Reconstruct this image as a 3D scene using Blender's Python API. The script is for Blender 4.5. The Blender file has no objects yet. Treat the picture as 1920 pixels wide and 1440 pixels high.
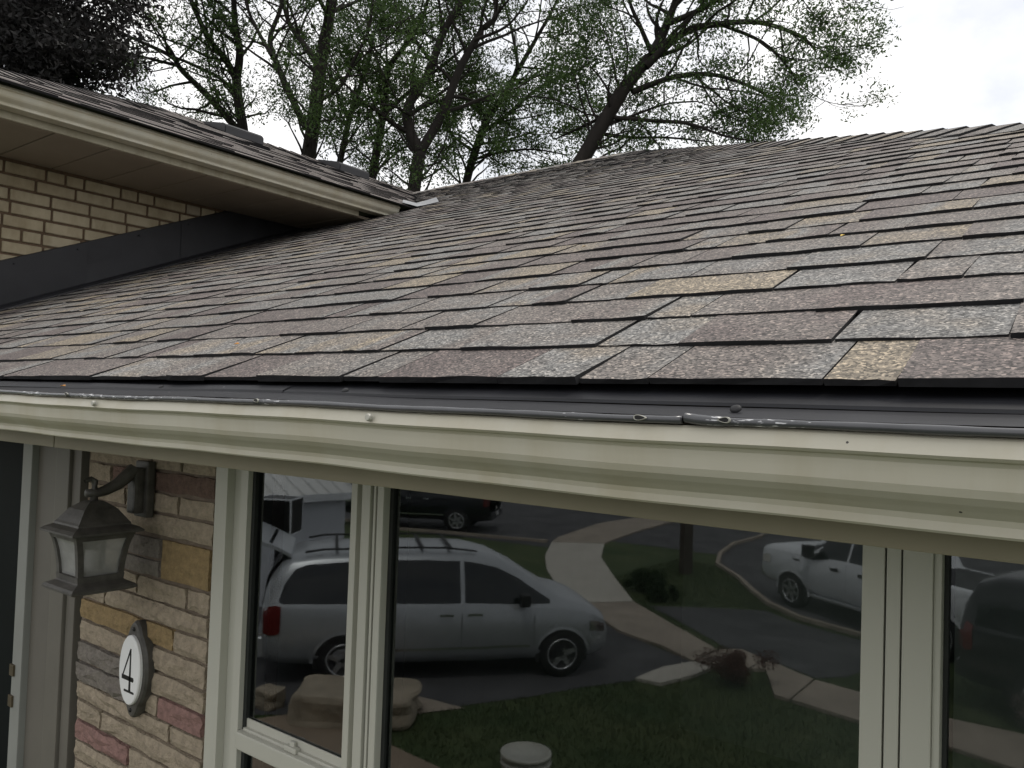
import bpy, bmesh, math, random
import numpy as np
from mathutils import Vector, Matrix

# ------------------------------------------------------------------ camera, sky, sun, exposure
E = 3.8                       # eye height above the driveway (m)
SC = bpy.context.scene
COL = SC.collection
F_PX, YAW, PITCH, ROLL = 1519.46, math.radians(37.348), math.radians(1.8217), math.radians(1.9137)

def cam_axes():
    f = Vector((-math.sin(YAW), math.cos(YAW), 0)); r = Vector((math.cos(YAW), math.sin(YAW), 0)); u = Vector((0, 0, 1))
    f2 = math.cos(PITCH) * f + math.sin(PITCH) * u
    u2 = -math.sin(PITCH) * f + math.cos(PITCH) * u
    r3 = math.cos(ROLL) * r + math.sin(ROLL) * u2
    u3 = -math.sin(ROLL) * r + math.cos(ROLL) * u2
    return r3, u3, f2
CR, CU, CF = cam_axes()
cd = bpy.data.cameras.new('camera'); cam = bpy.data.objects.new('camera', cd); COL.objects.link(cam)
cd.sensor_width = 36; cd.lens = F_PX / 1920 * 36; cd.clip_start = 0.02; cd.clip_end = 3000
cam.matrix_world = Matrix(((CR.x, CU.x, -CF.x, 0), (CR.y, CU.y, -CF.y, 0), (CR.z, CU.z, -CF.z, E), (0, 0, 0, 1)))
SC.camera = cam

SUN_EL, SUN_AZ = math.radians(64), math.radians(62)      # azimuth measured from +X towards +Y: behind the house
SUN_DIR = Vector((math.cos(SUN_EL) * math.cos(SUN_AZ), math.cos(SUN_EL) * math.sin(SUN_AZ), math.sin(SUN_EL)))
w = bpy.data.worlds.new('World'); SC.world = w; w.use_nodes = True
nt = w.node_tree; nt.nodes.clear()
def N(t, **k):
    n = nt.nodes.new(t)
    for a, b in k.items(): setattr(n, a, b)
    return n
out = N('ShaderNodeOutputWorld'); bg = N('ShaderNodeBackground'); bg.inputs['Strength'].default_value = 0.105
sky = N('ShaderNodeTexSky', sky_type='NISHITA', sun_disc=False, sun_elevation=SUN_EL, sun_rotation=math.pi / 2 - SUN_AZ, air_density=1.2, dust_density=2.5)
tc = N('ShaderNodeTexCoord'); mp = N('ShaderNodeMapping'); mp.inputs['Scale'].default_value = (1, 1, 1.7); mp.inputs['Location'].default_value = (3.1, 1.7, 0.4)
n1 = N('ShaderNodeTexNoise'); n1.inputs['Scale'].default_value = 3.4; n1.inputs['Detail'].default_value = 9; n1.inputs['Roughness'].default_value = .52
n2 = N('ShaderNodeTexNoise'); n2.inputs['Scale'].default_value = 8.5; n2.inputs['Detail'].default_value = 6; n2.inputs['Roughness'].default_value = .5
r1 = N('ShaderNodeValToRGB'); r1.color_ramp.elements[0].position = .40; r1.color_ramp.elements[0].color = (.76, .76, .76, 1); r1.color_ramp.elements[1].position = .52
r2 = N('ShaderNodeValToRGB'); r2.color_ramp.elements[0].position = .36; r2.color_ramp.elements[1].position = .58
r2.color_ramp.elements[0].color = (10.0, 10.1, 10.5, 1); r2.color_ramp.elements[1].color = (12.3, 12.2, 12.1, 1)
mx = N('ShaderNodeMix', data_type='RGBA')
L = nt.links.new
L(tc.outputs['Generated'], mp.inputs['Vector'])
L(mp.outputs[0], n1.inputs['Vector']); L(mp.outputs[0], n2.inputs['Vector'])
L(n1.outputs['Fac'], r1.inputs[0]); L(n2.outputs['Fac'], r2.inputs[0])
L(r1.outputs[0], mx.inputs['Factor']); L(sky.outputs[0], mx.inputs['A']); L(r2.outputs[0], mx.inputs['B'])
L(mx.outputs['Result'], bg.inputs['Color']); L(bg.outputs[0], out.inputs['Surface'])

sl = bpy.data.lights.new('sun', 'SUN'); sl.energy = 1.5; sl.angle = math.radians(14); sl.color = (1, .95, .88)
so = bpy.data.objects.new('sun', sl); COL.objects.link(so); so.rotation_euler = SUN_DIR.to_track_quat('Z', 'Y').to_euler(); so.location = (0, 0, 40)
vs = SC.view_settings; vs.view_transform = 'Standard'; vs.look = 'None'; vs.gamma = 1; vs.exposure = 0; vs.use_curve_mapping = False
SC.cycles.use_denoising = True
SC.cycles.max_bounces = 8; SC.cycles.transparent_max_bounces = 12
SC.cycles.sample_clamp_indirect = 6

# ------------------------------------------------------------------ materials
def mat(name, col, rough=.7, var=.15, scale=8, bump=0., bscale=60, metal=0., spec=.35, detail=5, col2=None, stretch=None):
    """Principled with noise-varied colour; coordinates are object space in metres."""
    m = bpy.data.materials.new(name); m.use_nodes = True; t = m.node_tree; b = t.nodes['Principled BSDF']
    b.inputs['Roughness'].default_value = rough; b.inputs['Metallic'].default_value = metal; b.inputs['Specular IOR Level'].default_value = spec
    g = t.nodes.new('ShaderNodeNewGeometry'); vec = g.outputs['Position']
    if stretch:
        mpn = t.nodes.new('ShaderNodeMapping'); mpn.inputs['Scale'].default_value = stretch; t.links.new(vec, mpn.inputs['Vector']); vec = mpn.outputs[0]
    n = t.nodes.new('ShaderNodeTexNoise'); n.inputs['Scale'].default_value = scale; n.inputs['Detail'].default_value = detail; n.inputs['Roughness'].default_value = .6
    t.links.new(vec, n.inputs['Vector'])
    r = t.nodes.new('ShaderNodeValToRGB'); r.color_ramp.elements[0].position = .3; r.color_ramp.elements[1].position = .7
    c2 = col2 if col2 else tuple(min(1, c * (1 + var)) for c in col)
    c1 = col if col2 else tuple(c * (1 - var) for c in col)
    r.color_ramp.elements[0].color = (*c1, 1); r.color_ramp.elements[1].color = (*c2, 1)
    t.links.new(n.outputs['Fac'], r.inputs[0]); t.links.new(r.outputs[0], b.inputs['Base Color'])
    if bump:
        n2 = t.nodes.new('ShaderNodeTexNoise'); n2.inputs['Scale'].default_value = bscale; n2.inputs['Detail'].default_value = 6
        t.links.new(vec, n2.inputs['Vector'])
        bp = t.nodes.new('ShaderNodeBump'); bp.inputs['Strength'].default_value = 1; bp.inputs['Distance'].default_value = bump
        t.links.new(n2.outputs['Fac'], bp.inputs['Height']); t.links.new(bp.outputs[0], b.inputs['Normal'])
    return m

def shingle_mat():
    m = bpy.data.materials.new('shingle_granules'); m.use_nodes = True; t = m.node_tree; b = t.nodes['Principled BSDF']
    b.inputs['Roughness'].default_value = .75; b.inputs['Specular IOR Level'].default_value = .45
    a = t.nodes.new('ShaderNodeAttribute'); a.attribute_name = 'tone'
    g = t.nodes.new('ShaderNodeNewGeometry')
    n0 = t.nodes.new('ShaderNodeTexNoise'); n0.inputs['Scale'].default_value = 9; n0.inputs['Detail'].default_value = 4
    t.links.new(g.outputs['Position'], n0.inputs['Vector'])
    ad = t.nodes.new('ShaderNodeMath'); ad.operation = 'MULTIPLY_ADD'; ad.inputs[1].default_value = .7; 
    t.links.new(n0.outputs['Fac'], ad.inputs[0])
    sb = t.nodes.new('ShaderNodeMath'); sb.operation = 'SUBTRACT'; sb.inputs[1].default_value = .35
    t.links.new(a.outputs['Fac'], sb.inputs[0]); t.links.new(sb.outputs[0], ad.inputs[2])
    r = t.nodes.new('ShaderNodeValToRGB'); e = r.color_ramp
    cols = [(0, (.126, .103, .096)), (.24, (.156, .135, .123)), (.45, (.176, .158, .143)), (.66, (.190, .187, .180)), (.82, (.204, .177, .146)), (1, (.246, .208, .156))]
    while len(e.elements) < len(cols): e.elements.new(.5)
    for el, (p, c) in zip(e.elements, cols): el.position = p; el.color = (*c, 1)
    t.links.new(ad.outputs[0], r.inputs[0])
    v = t.nodes.new('ShaderNodeTexVoronoi'); v.inputs['Scale'].default_value = 295; t.links.new(g.outputs['Position'], v.inputs['Vector'])
    sp = t.nodes.new('ShaderNodeSeparateColor'); t.links.new(v.outputs['Color'], sp.inputs[0])
    rg = t.nodes.new('ShaderNodeValToRGB'); rg.color_ramp.elements[0].position = 0; rg.color_ramp.elements[0].color = (.18, .18, .18, 1)
    rg.color_ramp.elements[1].position = 1; rg.color_ramp.elements[1].color = (2.5, 2.42, 2.3, 1)
    k = rg.color_ramp.elements.new(.55); k.color = (.88, .88, .88, 1); k2 = rg.color_ramp.elements.new(.88); k2.color = (1.35, 1.33, 1.3, 1)
    t.links.new(sp.outputs[0], rg.inputs[0])
    mm = t.nodes.new('ShaderNodeMix'); mm.data_type = 'RGBA'; mm.blend_type = 'MULTIPLY'; mm.inputs['Factor'].default_value = 1
    t.links.new(r.outputs[0], mm.inputs['A']); t.links.new(rg.outputs[0], mm.inputs['B'])
    n3 = t.nodes.new('ShaderNodeTexNoise'); n3.inputs['Scale'].default_value = 1.3; n3.inputs['Detail'].default_value = 5; t.links.new(g.outputs['Position'], n3.inputs['Vector'])
    r3 = t.nodes.new('ShaderNodeValToRGB'); r3.color_ramp.elements[0].position = .3; r3.color_ramp.elements[0].color = (.86, .86, .86, 1); r3.color_ramp.elements[1].position = .7; r3.color_ramp.elements[1].color = (1.1, 1.1, 1.1, 1)
    t.links.new(n3.outputs['Fac'], r3.inputs[0])
    m2 = t.nodes.new('ShaderNodeMix'); m2.data_type = 'RGBA'; m2.blend_type = 'MULTIPLY'; m2.inputs['Factor'].default_value = 1
    t.links.new(mm.outputs['Result'], m2.inputs['A']); t.links.new(r3.outputs[0], m2.inputs['B'])
    t.links.new(m2.outputs['Result'], b.inputs['Base Color'])
    bp = t.nodes.new('ShaderNodeBump'); bp.inputs['Distance'].default_value = .0016; bp.inputs['Strength'].default_value = .9
    t.links.new(sp.outputs[1], bp.inputs['Height']); t.links.new(bp.outputs[0], b.inputs['Normal'])
    return m

def glass_mat(name, ior, tint=(.74, .80, .78), ripple=.00012):
    """Pane: mirror-like Fresnel reflection over a clear, slightly tinted pane."""
    m = bpy.data.materials.new(name); m.use_nodes = True; t = m.node_tree; t.nodes.remove(t.nodes['Principled BSDF'])
    o = t.nodes['Material Output']; mixs = t.nodes.new('ShaderNodeMixShader'); gl = t.nodes.new('ShaderNodeBsdfGlossy'); tr = t.nodes.new('ShaderNodeBsdfTransparent')
    fr = t.nodes.new('ShaderNodeFresnel'); fr.inputs['IOR'].default_value = ior; gl.inputs['Roughness'].default_value = 0.018
    gl.inputs['Color'].default_value = (.92, .97, .99, 1)
    tr.inputs['Color'].default_value = (*tint, 1)
    g = t.nodes.new('ShaderNodeNewGeometry'); n = t.nodes.new('ShaderNodeTexNoise'); n.inputs['Scale'].default_value = 5; n.inputs['Detail'].default_value = 1.5
    t.links.new(g.outputs['Position'], n.inputs['Vector'])
    bp = t.nodes.new('ShaderNodeBump'); bp.inputs['Distance'].default_value = ripple; t.links.new(n.outputs['Fac'], bp.inputs['Height']); t.links.new(bp.outputs[0], gl.inputs['Normal'])
    t.links.new(fr.outputs[0], mixs.inputs[0]); t.links.new(tr.outputs[0], mixs.inputs[1]); t.links.new(gl.outputs[0], mixs.inputs[2]); t.links.new(mixs.outputs[0], o.inputs['Surface'])
    return m

def leaf_mat(name, c1, c2):
    m = bpy.data.materials.new(name); m.use_nodes = True; t = m.node_tree; b = t.nodes['Principled BSDF']
    a = t.nodes.new('ShaderNodeAttribute'); a.attribute_name = 'tone'
    r = t.nodes.new('ShaderNodeValToRGB'); r.color_ramp.elements[0].color = (*c1, 1); r.color_ramp.elements[1].color = (*c2, 1)
    t.links.new(a.outputs['Fac'], r.inputs[0]); t.links.new(r.outputs[0], b.inputs['Base Color'])
    b.inputs['Roughness'].default_value = .6; b.inputs['Specular IOR Level'].default_value = .3
    o = t.nodes['Material Output']; tr = t.nodes.new('ShaderNodeBsdfTranslucent'); ms = t.nodes.new('ShaderNodeMixShader'); ms.inputs[0].default_value = .38
    t.links.new(r.outputs[0], tr.inputs['Color']); t.links.new(b.outputs[0], ms.inputs[1]); t.links.new(tr.outputs[0], ms.inputs[2]); t.links.new(ms.outputs[0], o.inputs['Surface'])
    return m

MT = {}
MT['shingle'] = shingle_mat()
MT['butt'] = mat('shingle_asphalt_edge', (.012, .012, .013), .9, .3, 60)
MT['deck'] = mat('roof_underlay', (.03, .03, .03), .9, .2, 5)
MT['cream'] = mat('cream_painted_aluminium', (.475, .45, .365), .42, .06, 2.2, .0004, 9, spec=.45, stretch=(1, 4, 4))
MT['cream_trim'] = mat('cream_trim', (.42, .39, .30), .55, .12, 3, .0004, 25)
MT['charcoal'] = mat('charcoal_coated_metal', (.013, .0135, .0165), .5, .2, 12, .0003, 20, spec=.3)
def specks(m, sc, thr, col, amt):
    t = m.node_tree; b = t.nodes['Principled BSDF']; g = t.nodes.new('ShaderNodeNewGeometry'); v = t.nodes.new('ShaderNodeTexVoronoi'); v.inputs['Scale'].default_value = sc
    t.links.new(g.outputs['Position'], v.inputs['Vector']); sp = t.nodes.new('ShaderNodeSeparateColor'); t.links.new(v.outputs['Color'], sp.inputs[0])
    th = t.nodes.new('ShaderNodeMath'); th.operation = 'MULTIPLY'; th.inputs[1].default_value = thr; t.links.new(sp.outputs[0], th.inputs[0])
    lt = t.nodes.new('ShaderNodeMath'); lt.operation = 'LESS_THAN'; t.links.new(v.outputs['Distance'], lt.inputs[0]); t.links.new(th.outputs[0], lt.inputs[1])
    on = t.nodes.new('ShaderNodeMath'); on.operation = 'LESS_THAN'; on.inputs[1].default_value = amt; t.links.new(sp.outputs[1], on.inputs[0])
    ml = t.nodes.new('ShaderNodeMath'); ml.operation = 'MULTIPLY'; t.links.new(lt.outputs[0], ml.inputs[0]); t.links.new(on.outputs[0], ml.inputs[1])
    mx = t.nodes.new('ShaderNodeMix'); mx.data_type = 'RGBA'; old = b.inputs['Base Color'].links[0].from_socket
    t.links.new(ml.outputs[0], mx.inputs['Factor']); t.links.new(old, mx.inputs['A']); mx.inputs['B'].default_value = (*col, 1); t.links.new(mx.outputs['Result'], b.inputs['Base Color'])
def streaks(m, stretch, lo, scale=1.0):
    t = m.node_tree; b = t.nodes['Principled BSDF']; g = t.nodes.new('ShaderNodeNewGeometry'); mpn = t.nodes.new('ShaderNodeMapping'); mpn.inputs['Scale'].default_value = stretch
    t.links.new(g.outputs['Position'], mpn.inputs['Vector']); n = t.nodes.new('ShaderNodeTexNoise'); n.inputs['Scale'].default_value = scale; n.inputs['Detail'].default_value = 7; n.inputs['Roughness'].default_value = .65
    t.links.new(mpn.outputs[0], n.inputs['Vector']); r = t.nodes.new('ShaderNodeValToRGB'); r.color_ramp.elements[0].position = .34; r.color_ramp.elements[0].color = (lo, lo * .97, lo * .9, 1); r.color_ramp.elements[1].position = .56
    t.links.new(n.outputs['Fac'], r.inputs[0]); mx = t.nodes.new('ShaderNodeMix'); mx.data_type = 'RGBA'; mx.blend_type = 'MULTIPLY'; mx.inputs['Factor'].default_value = 1
    old = b.inputs['Base Color'].links[0].from_socket; t.links.new(old, mx.inputs['A']); t.links.new(r.outputs[0], mx.inputs['B']); t.links.new(mx.outputs['Result'], b.inputs['Base Color'])
streaks(MT['cream'], (7, 6, 1.2), .90); streaks(MT['cream_trim'], (9, 9, 2), .75)
specks(MT['cream'], 34, .07, (.05, .045, .04), .45); specks(MT['charcoal'], 30, .06, (.4, .4, .4), .25)
MT['charcoal_matt'] = mat('charcoal_flashing', (.018, .018, .021), .5, .2, 6, .0006, 6)
def worn_bead():
    m = mat('worn_charcoal_bead', (.06, .061, .066), .25, .2, 15, spec=.6); t = m.node_tree; b = t.nodes['Principled BSDF']
    g = t.nodes.new('ShaderNodeNewGeometry'); mpn = t.nodes.new('ShaderNodeMapping'); mpn.inputs['Scale'].default_value = (60, 420, 420); t.links.new(g.outputs['Position'], mpn.inputs['Vector'])
    n = t.nodes.new('ShaderNodeTexNoise'); n.inputs['Scale'].default_value = 1; n.inputs['Detail'].default_value = 3; t.links.new(mpn.outputs[0], n.inputs['Vector'])
    n2 = t.nodes.new('ShaderNodeTexNoise'); n2.inputs['Scale'].default_value = 4; t.links.new(g.outputs['Position'], n2.inputs['Vector'])
    ml = t.nodes.new('ShaderNodeMath'); ml.operation = 'MULTIPLY'; t.links.new(n.outputs['Fac'], ml.inputs[0]); t.links.new(n2.outputs['Fac'], ml.inputs[1])
    r = t.nodes.new('ShaderNodeValToRGB'); r.color_ramp.elements[0].position = .35; r.color_ramp.elements[1].position = .37; t.links.new(ml.outputs[0], r.inputs[0])
    mx = t.nodes.new('ShaderNodeMix'); mx.data_type = 'RGBA'; old = b.inputs['Base Color'].links[0].from_socket
    t.links.new(r.outputs[0], mx.inputs['Factor']); t.links.new(old, mx.inputs['A']); mx.inputs['B'].default_value = (.55, .55, .56, 1); t.links.new(mx.outputs['Result'], b.inputs['Base Color'])
    return m
MT['bead'] = worn_bead()
MT['brick'] = mat('cream_brick', (.41, .35, .245), .85, .12, 4, .0012, 160)
MT['brick2'] = mat('buff_brick', (.44, .38, .27), .85, .1, 4, .0012, 160)
MT['brick3'] = mat('greyish_brick', (.33, .285, .215), .85, .1, 4, .0012, 160)
for k_ in ('brick', 'brick2', 'brick3'): streaks(MT[k_], (6, 6, 3), .72)
MT['mortar'] = mat('brown_mortar', (.125, .085, .055), .95, .25, 30, .002, 200)
MT['mortar2'] = mat('grey_mortar', (.17, .135, .10), .95, .25, 30, .002, 200)
SC_ = dict(t=(.375, .31, .228), y=(.325, .232, .115), g=(.225, .20, .172), r=(.205, .13, .105), d=(.165, .108, .085), p=(.30, .178, .155))
for k_, c_ in SC_.items():
    MT['stone_' + k_] = mat('split_stone_' + k_, tuple(x * .62 for x in c_), .9, .22, 40, .008, 120, col2=tuple(min(1, x * 1.02) for x in c_))
MT['vinyl'] = mat('white_vinyl', (.455, .45, .39), .4, .05, 3, spec=.5, stretch=(1, 1, .3))
MT['vinyl_seal'] = mat('dark_seal', (.02, .022, .02), .6, .2, 10)
MT['glass'] = glass_mat('window_glass', 2.0)
MT['room'] = mat('dim_room_paint', (.30, .32, .29), .8, .1, 2)
MT['curtain'] = mat('sheer_curtain', (.55, .56, .52), .9, .08, 4)
MT['door'] = mat('dark_storm_door', (.006, .008, .008), .6, .2, 3, spec=.06)
MT['doortrim'] = mat('shade_darkened_door_trim', (.135, .125, .105), .5, .1, 3)  # albedo lowered to stand in for the deep shade under the eave
MT['brass'] = mat('dull_hinge', (.12, .095, .06), .5, .2, 20, metal=.6)
MT['lantern'] = mat('weathered_black_metal', (.062, .058, .051), .5, .35, 30, .0006, 140, spec=.5)
MT['frost'] = mat('seeded_lantern_glass', (.36, .36, .34), .25, .15, 14, .0006, 120, spec=.6)
def seethrough(m, f):
    t = m.node_tree; o = t.nodes['Material Output']; ms = t.nodes.new('ShaderNodeMixShader'); tr = t.nodes.new('ShaderNodeBsdfTransparent'); ms.inputs[0].default_value = f
    t.links.new(t.nodes['Principled BSDF'].outputs[0], ms.inputs[1]); t.links.new(tr.outputs[0], ms.inputs[2]); t.links.new(ms.outputs[0], o.inputs['Surface'])
seethrough(MT['frost'], .35)
MT['plaque_white'] = mat('white_enamel', (.78, .78, .77), .3, .03, 10, spec=.5)
MT['ink'] = mat('black_enamel', (.008, .008, .008), .4, .1, 10)
MT['lead'] = mat('lead_flashing', (.30, .305, .315), .5, .25, 9, .004, 14, metal=.3)
MT['screw'] = mat('gutter_spike', (.42, .41, .36), .4, .15, 60, metal=.2)
MT['leaf_or'] = mat('orange_leaf', (.55, .25, .06), .6, .2, 60)
MT['leaf_ye'] = mat('yellow_leaf', (.6, .42, .07), .6, .2, 60)
MT['leaf_tan'] = mat('tan_leaf', (.5, .38, .22), .6, .2, 60)
MT['bark'] = mat('dark_bark', (.017, .014, .012), .95, .3, 6, .012, 14, stretch=(1, 1, .3))
MT['leaves'] = leaf_mat('locust_leaves', (.026, .052, .015), (.075, .128, .032))
MT['leaves_p'] = leaf_mat('purple_maple_leaves', (.008, .009, .009), (.024, .021, .021))
MT['leaves_h'] = leaf_mat('hedge_leaves', (.015, .035, .012), (.045, .08, .025))
MT['leaves_r'] = leaf_mat('red_shrub_leaves', (.06, .015, .015), (.16, .05, .035))
MT['leaves_pk'] = leaf_mat('pale_flowering_shrub', (.12, .10, .09), (.38, .30, .28))
MT['lawn'] = mat('lawn_grass', (.034, .062, .020), .95, .3, 1.1, .02, 30, col2=(.085, .105, .042), detail=12)
MT['blades'] = leaf_mat('grass_blades', (.040, .062, .024), (.07, .09, .036))
MT['doortrim_l'] = mat('grey_door_stop', (.25, .255, .235), .5, .08, 3)
MT['asphalt'] = mat('asphalt', (.055, .055, .059), .9, .25, 1.1, .003, 120, col2=(.105, .104, .108), detail=10)
MT['concrete'] = mat('concrete_slab', (.34, .29, .235), .85, .18, 1.6, .002, 60)
MT['concrete_l'] = mat('pale_concrete', (.50, .47, .41), .85, .1, 1.2, .002, 60)
MT['paver'] = mat('sandy_paver', (.27, .21, .155), .9, .15, 2, .003, 40)
MT['boulder'] = mat('armour_stone', (.34, .29, .22), .95, .25, 3, .03, 8)
MT['silver'] = mat('silver_car_paint', (.42, .44, .46), .3, .03, 2, metal=.35, spec=.6)
MT['whitep'] = mat('white_car_paint', (.72, .74, .76), .3, .03, 2, spec=.6)
MT['blackp'] = mat('black_car_paint', (.012, .013, .016), .2, .1, 2, spec=.6)
MT['carglass'] = mat('tinted_car_glass', (.010, .012, .014), .06, .1, 2, spec=.7)
MT['tyre'] = mat('tyre_rubber', (.018, .018, .018), .85, .2, 20)
MT['rim'] = mat('alloy_rim', (.50, .51, .52), .3, .1, 20, metal=.7)
MT['chrome'] = mat('chrome', (.75, .76, .78), .15, .05, 5, metal=.9)
MT['redlens'] = mat('red_lens', (.13, .014, .014), .2, .1, 10, spec=.6)
MT['plastic'] = mat('black_plastic', (.02, .02, .021), .6, .15, 20)
MT['shed'] = mat('white_siding', (.66, .68, .72), .6, .04, 2)
MT['shedroof'] = mat('pale_ribbed_roof', (.62, .62, .60), .5, .08, 2)
MT['pole'] = mat('weathered_pole', (.07, .055, .045), .9, .25, 5)
MT['fascia_d'] = mat('shaded_cream_fascia', (.24, .215, .15), .6, .2, 1.5)  # cream with the shade below the gutter put into its colour
MT['soffit'] = mat('taupe_soffit', (.27, .225, .175), .6, .1, 2)

# ------------------------------------------------------------------ mesh helpers
def link(o, parent=None):
    COL.objects.link(o)
    if parent is not None: o.parent = parent
    return o
def meshobj(name, V, Fc, m, parent=None, smooth=False, mi=None, tone=None):
    me = bpy.data.meshes.new(name); me.from_pydata([tuple(v) for v in V], [], Fc)
    for x in (m if isinstance(m, (list, tuple)) else [m]): me.materials.append(x)
    if mi is not None: me.polygons.foreach_set('material_index', mi)
    if smooth: me.polygons.foreach_set('use_smooth', [True] * len(me.polygons))
    if tone is not None:
        a = me.attributes.new('tone', 'FLOAT', 'POINT'); a.data.foreach_set('value', tone)
    me.update()
    return link(bpy.data.objects.new(name, me), parent)
def tag(o, label=None, cat=None, group=None, kind=None):
    if label: o['label'] = label
    if cat: o['category'] = cat
    if group: o['group'] = group
    if kind: o['kind'] = kind
    return o
def empty(name, loc=(0, 0, 0), parent=None):
    o = bpy.data.objects.new(name, None); o.empty_display_size = .2; o.location = loc
    return link(o, parent)
def bmobj(name, bm, m, parent=None, smooth=False):
    me = bpy.data.meshes.new(name); bm.normal_update(); bm.to_mesh(me); bm.free()
    for x in (m if isinstance(m, (list, tuple)) else [m]): me.materials.append(x)
    if smooth: me.polygons.foreach_set('use_smooth', [True] * len(me.polygons))
    return link(bpy.data.objects.new(name, me), parent)
def box(name, x0, x1, y0, y1, z0, z1, m, parent=None, bev=0., seg=2):
    bm = bmesh.new(); bmesh.ops.create_cube(bm, size=1)
    for v in bm.verts: v.co = ((x0 + x1) / 2 + v.co.x * (x1 - x0), (y0 + y1) / 2 + v.co.y * (y1 - y0), (z0 + z1) / 2 + v.co.z * (z1 - z0))
    if bev: bmesh.ops.bevel(bm, geom=bm.edges[:], offset=bev, segments=seg, profile=.7, affect='EDGES')
    return bmobj(name, bm, m, parent, smooth=False)
def quad(name, pts, m, parent=None): return meshobj(name, pts, [tuple(range(len(pts)))], m, parent)
def extrude(name, prof, s0, s1, m, parent=None, axis='X', step=None, wob=None, closed=False, smooth=False):
    """prof: (a,b) pairs = (y,z) when axis X, (x,z) when axis Y. wob(s)->(da,db)."""
    n = max(1, int(abs(s1 - s0) / step)) if step else 1
    V = []; Fc = []; k = len(prof)
    for i in range(n + 1):
        s = s0 + (s1 - s0) * i / n; da, db = wob(s) if wob else (0, 0)
        for a, b in prof: V.append((s, a + da, b + db) if axis == 'X' else (a + da, s, b + db))
    for i in range(n):
        for j in range(k if closed else k - 1):
            a = i * k + j; b = i * k + (j + 1) % k
            Fc.append((a, b, b + k, a + k))
    if closed: Fc += [tuple(range(k - 1, -1, -1)), tuple(n * k + j for j in range(k))]
    o = meshobj(name, V, Fc, m, parent, smooth)
    return o
def tube(V, Fc, pts, r0, r1, n=6):
    """append a tapered tube to V,Fc"""
    P = [Vector(p) for p in pts]; base = len(V); up = Vector((.13, .29, 1)).normalized()
    for i, p in enumerate(P):
        d = (P[min(i + 1, len(P) - 1)] - P[max(i - 1, 0)]).normalized()
        a = d.cross(up if abs(d.dot(up)) < .95 else Vector((1, 0, 0))).normalized(); b = d.cross(a)
        r = r0 + (r1 - r0) * i / (len(P) - 1)
        for k in range(n):
            t = 2 * math.pi * k / n
            V.append(tuple(p + r * (math.cos(t) * a + math.sin(t) * b)))
    for i in range(len(P) - 1):
        for k in range(n):
            q = base + i * n; Fc.append((q + k, q + (k + 1) % n, q + n + (k + 1) % n, q + n + k))
    Fc.append(tuple(base + (len(P) - 1) * n + k for k in range(n)))
def lathe(name, prof, m, parent=None, n=24, axis='Z', smooth=True, caps=True):
    V = []; Fc = []
    for r, z in prof:
        for k in range(n):
            t = 2 * math.pi * k / n; c, s = r * math.cos(t), r * math.sin(t)
            V.append((c, s, z) if axis == 'Z' else (c, z, s))
    for i in range(len(prof) - 1):
        for k in range(n): Fc.append((i * n + k, i * n + (k + 1) % n, (i + 1) * n + (k + 1) % n, (i + 1) * n + k))
    if caps: Fc.append(tuple(range(n))); Fc.append(tuple((len(prof) - 1) * n + k for k in range(n)))
    return meshobj(name, V, Fc, m, parent, smooth)
RNG = random.Random(7)

# ------------------------------------------------------------------ ground, drive, street, walkway (setting)
PAVED = []
def flat(name, pts, z, m, parent=None, h=0.0):
    if name != 'lawn': PAVED.append([(x - 7, y - 9) for x, y in pts] if parent is not None else list(pts))
    V = [(x, y, z) for x, y in pts]; n = len(V); Fc = [tuple(range(n))]
    if h:
        V += [(x, y, z - h) for x, y in pts]; Fc += [(i, (i + 1) % n, n + (i + 1) % n, n + i) for i in range(n)]
    bm = bmesh.new(); vs_ = [bm.verts.new(v) for v in V]
    for f in Fc: bm.faces.new([vs_[i] for i in f])
    bmesh.ops.triangulate(bm, faces=[f for f in bm.faces if len(f.verts) > 4]); bmesh.ops.recalc_face_normals(bm, faces=bm.faces[:])
    return bmobj(name, bm, m, parent)
tag(flat('lawn', [(-600, -600), (600, -600), (600, 600), (-600, 600)], 0, MT['lawn']), kind='structure')
tag(flat('driveway', [(-5.6, -7.5), (-5.95, -6.84), (-6.3, -5.98), (-6.72, -5.2), (-7.1, -4.52), (-8.3, -3.3), (-11.5, -.6), (-15.5, -4.6), (-12.6, -8.2), (-8.75, -10.95), (-7.1, -9.7), (-6.0, -9.2), (-5.3, -8.9)], .004, MT['asphalt']), kind='structure')
tag(flat('street', [(-60, -16.2), (-18.0, -15.0), (-12.55, -15.9), (-12.2, -18.2), (-8.95, -18.6), (-8.36, -17.0), (-7.31, -15.76), (-5.83, -13.59), (-4.91, -12.74), (-3.54, -12.3), (2, -11.4), (20, -10.6), (60, -10), (60, -60), (-60, -60)], .004, MT['asphalt']), kind='structure')
tag(flat('parking_bay', [(-7.6, -11.75), (-6.9, -11.3), (-5.2, -10.0), (-4.9, -10.05), (-3.65, -9.5), (-3.3, -9.9), (-3.0, -11.6), (-3.5, -12.1), (-4.95, -12.55), (-5.7, -13.1), (-6.4, -12.6)], .004, MT['asphalt']), kind='structure')
walk = tag(empty('walkway', (-7, -9, 0)), kind='structure')
def slab(pts, m): 
    o = flat('slab', [(x + 7, y + 9) for x, y in pts], .05, m, walk, .06); return o
slab([(-8.6, -10.78), (-7.04, -9.62), (-6.05, -9.28), (-5.3, -8.86), (-5.28, -9.72), (-7.86, -11.66)], MT['concrete'])
slab([(-5.57, -7.54), (-5.19, -7.61), (-4.98, -8.3), (-4.95, -8.75), (-5.27, -8.83), (-5.5, -8.3)], MT['concrete_l'])
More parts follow.
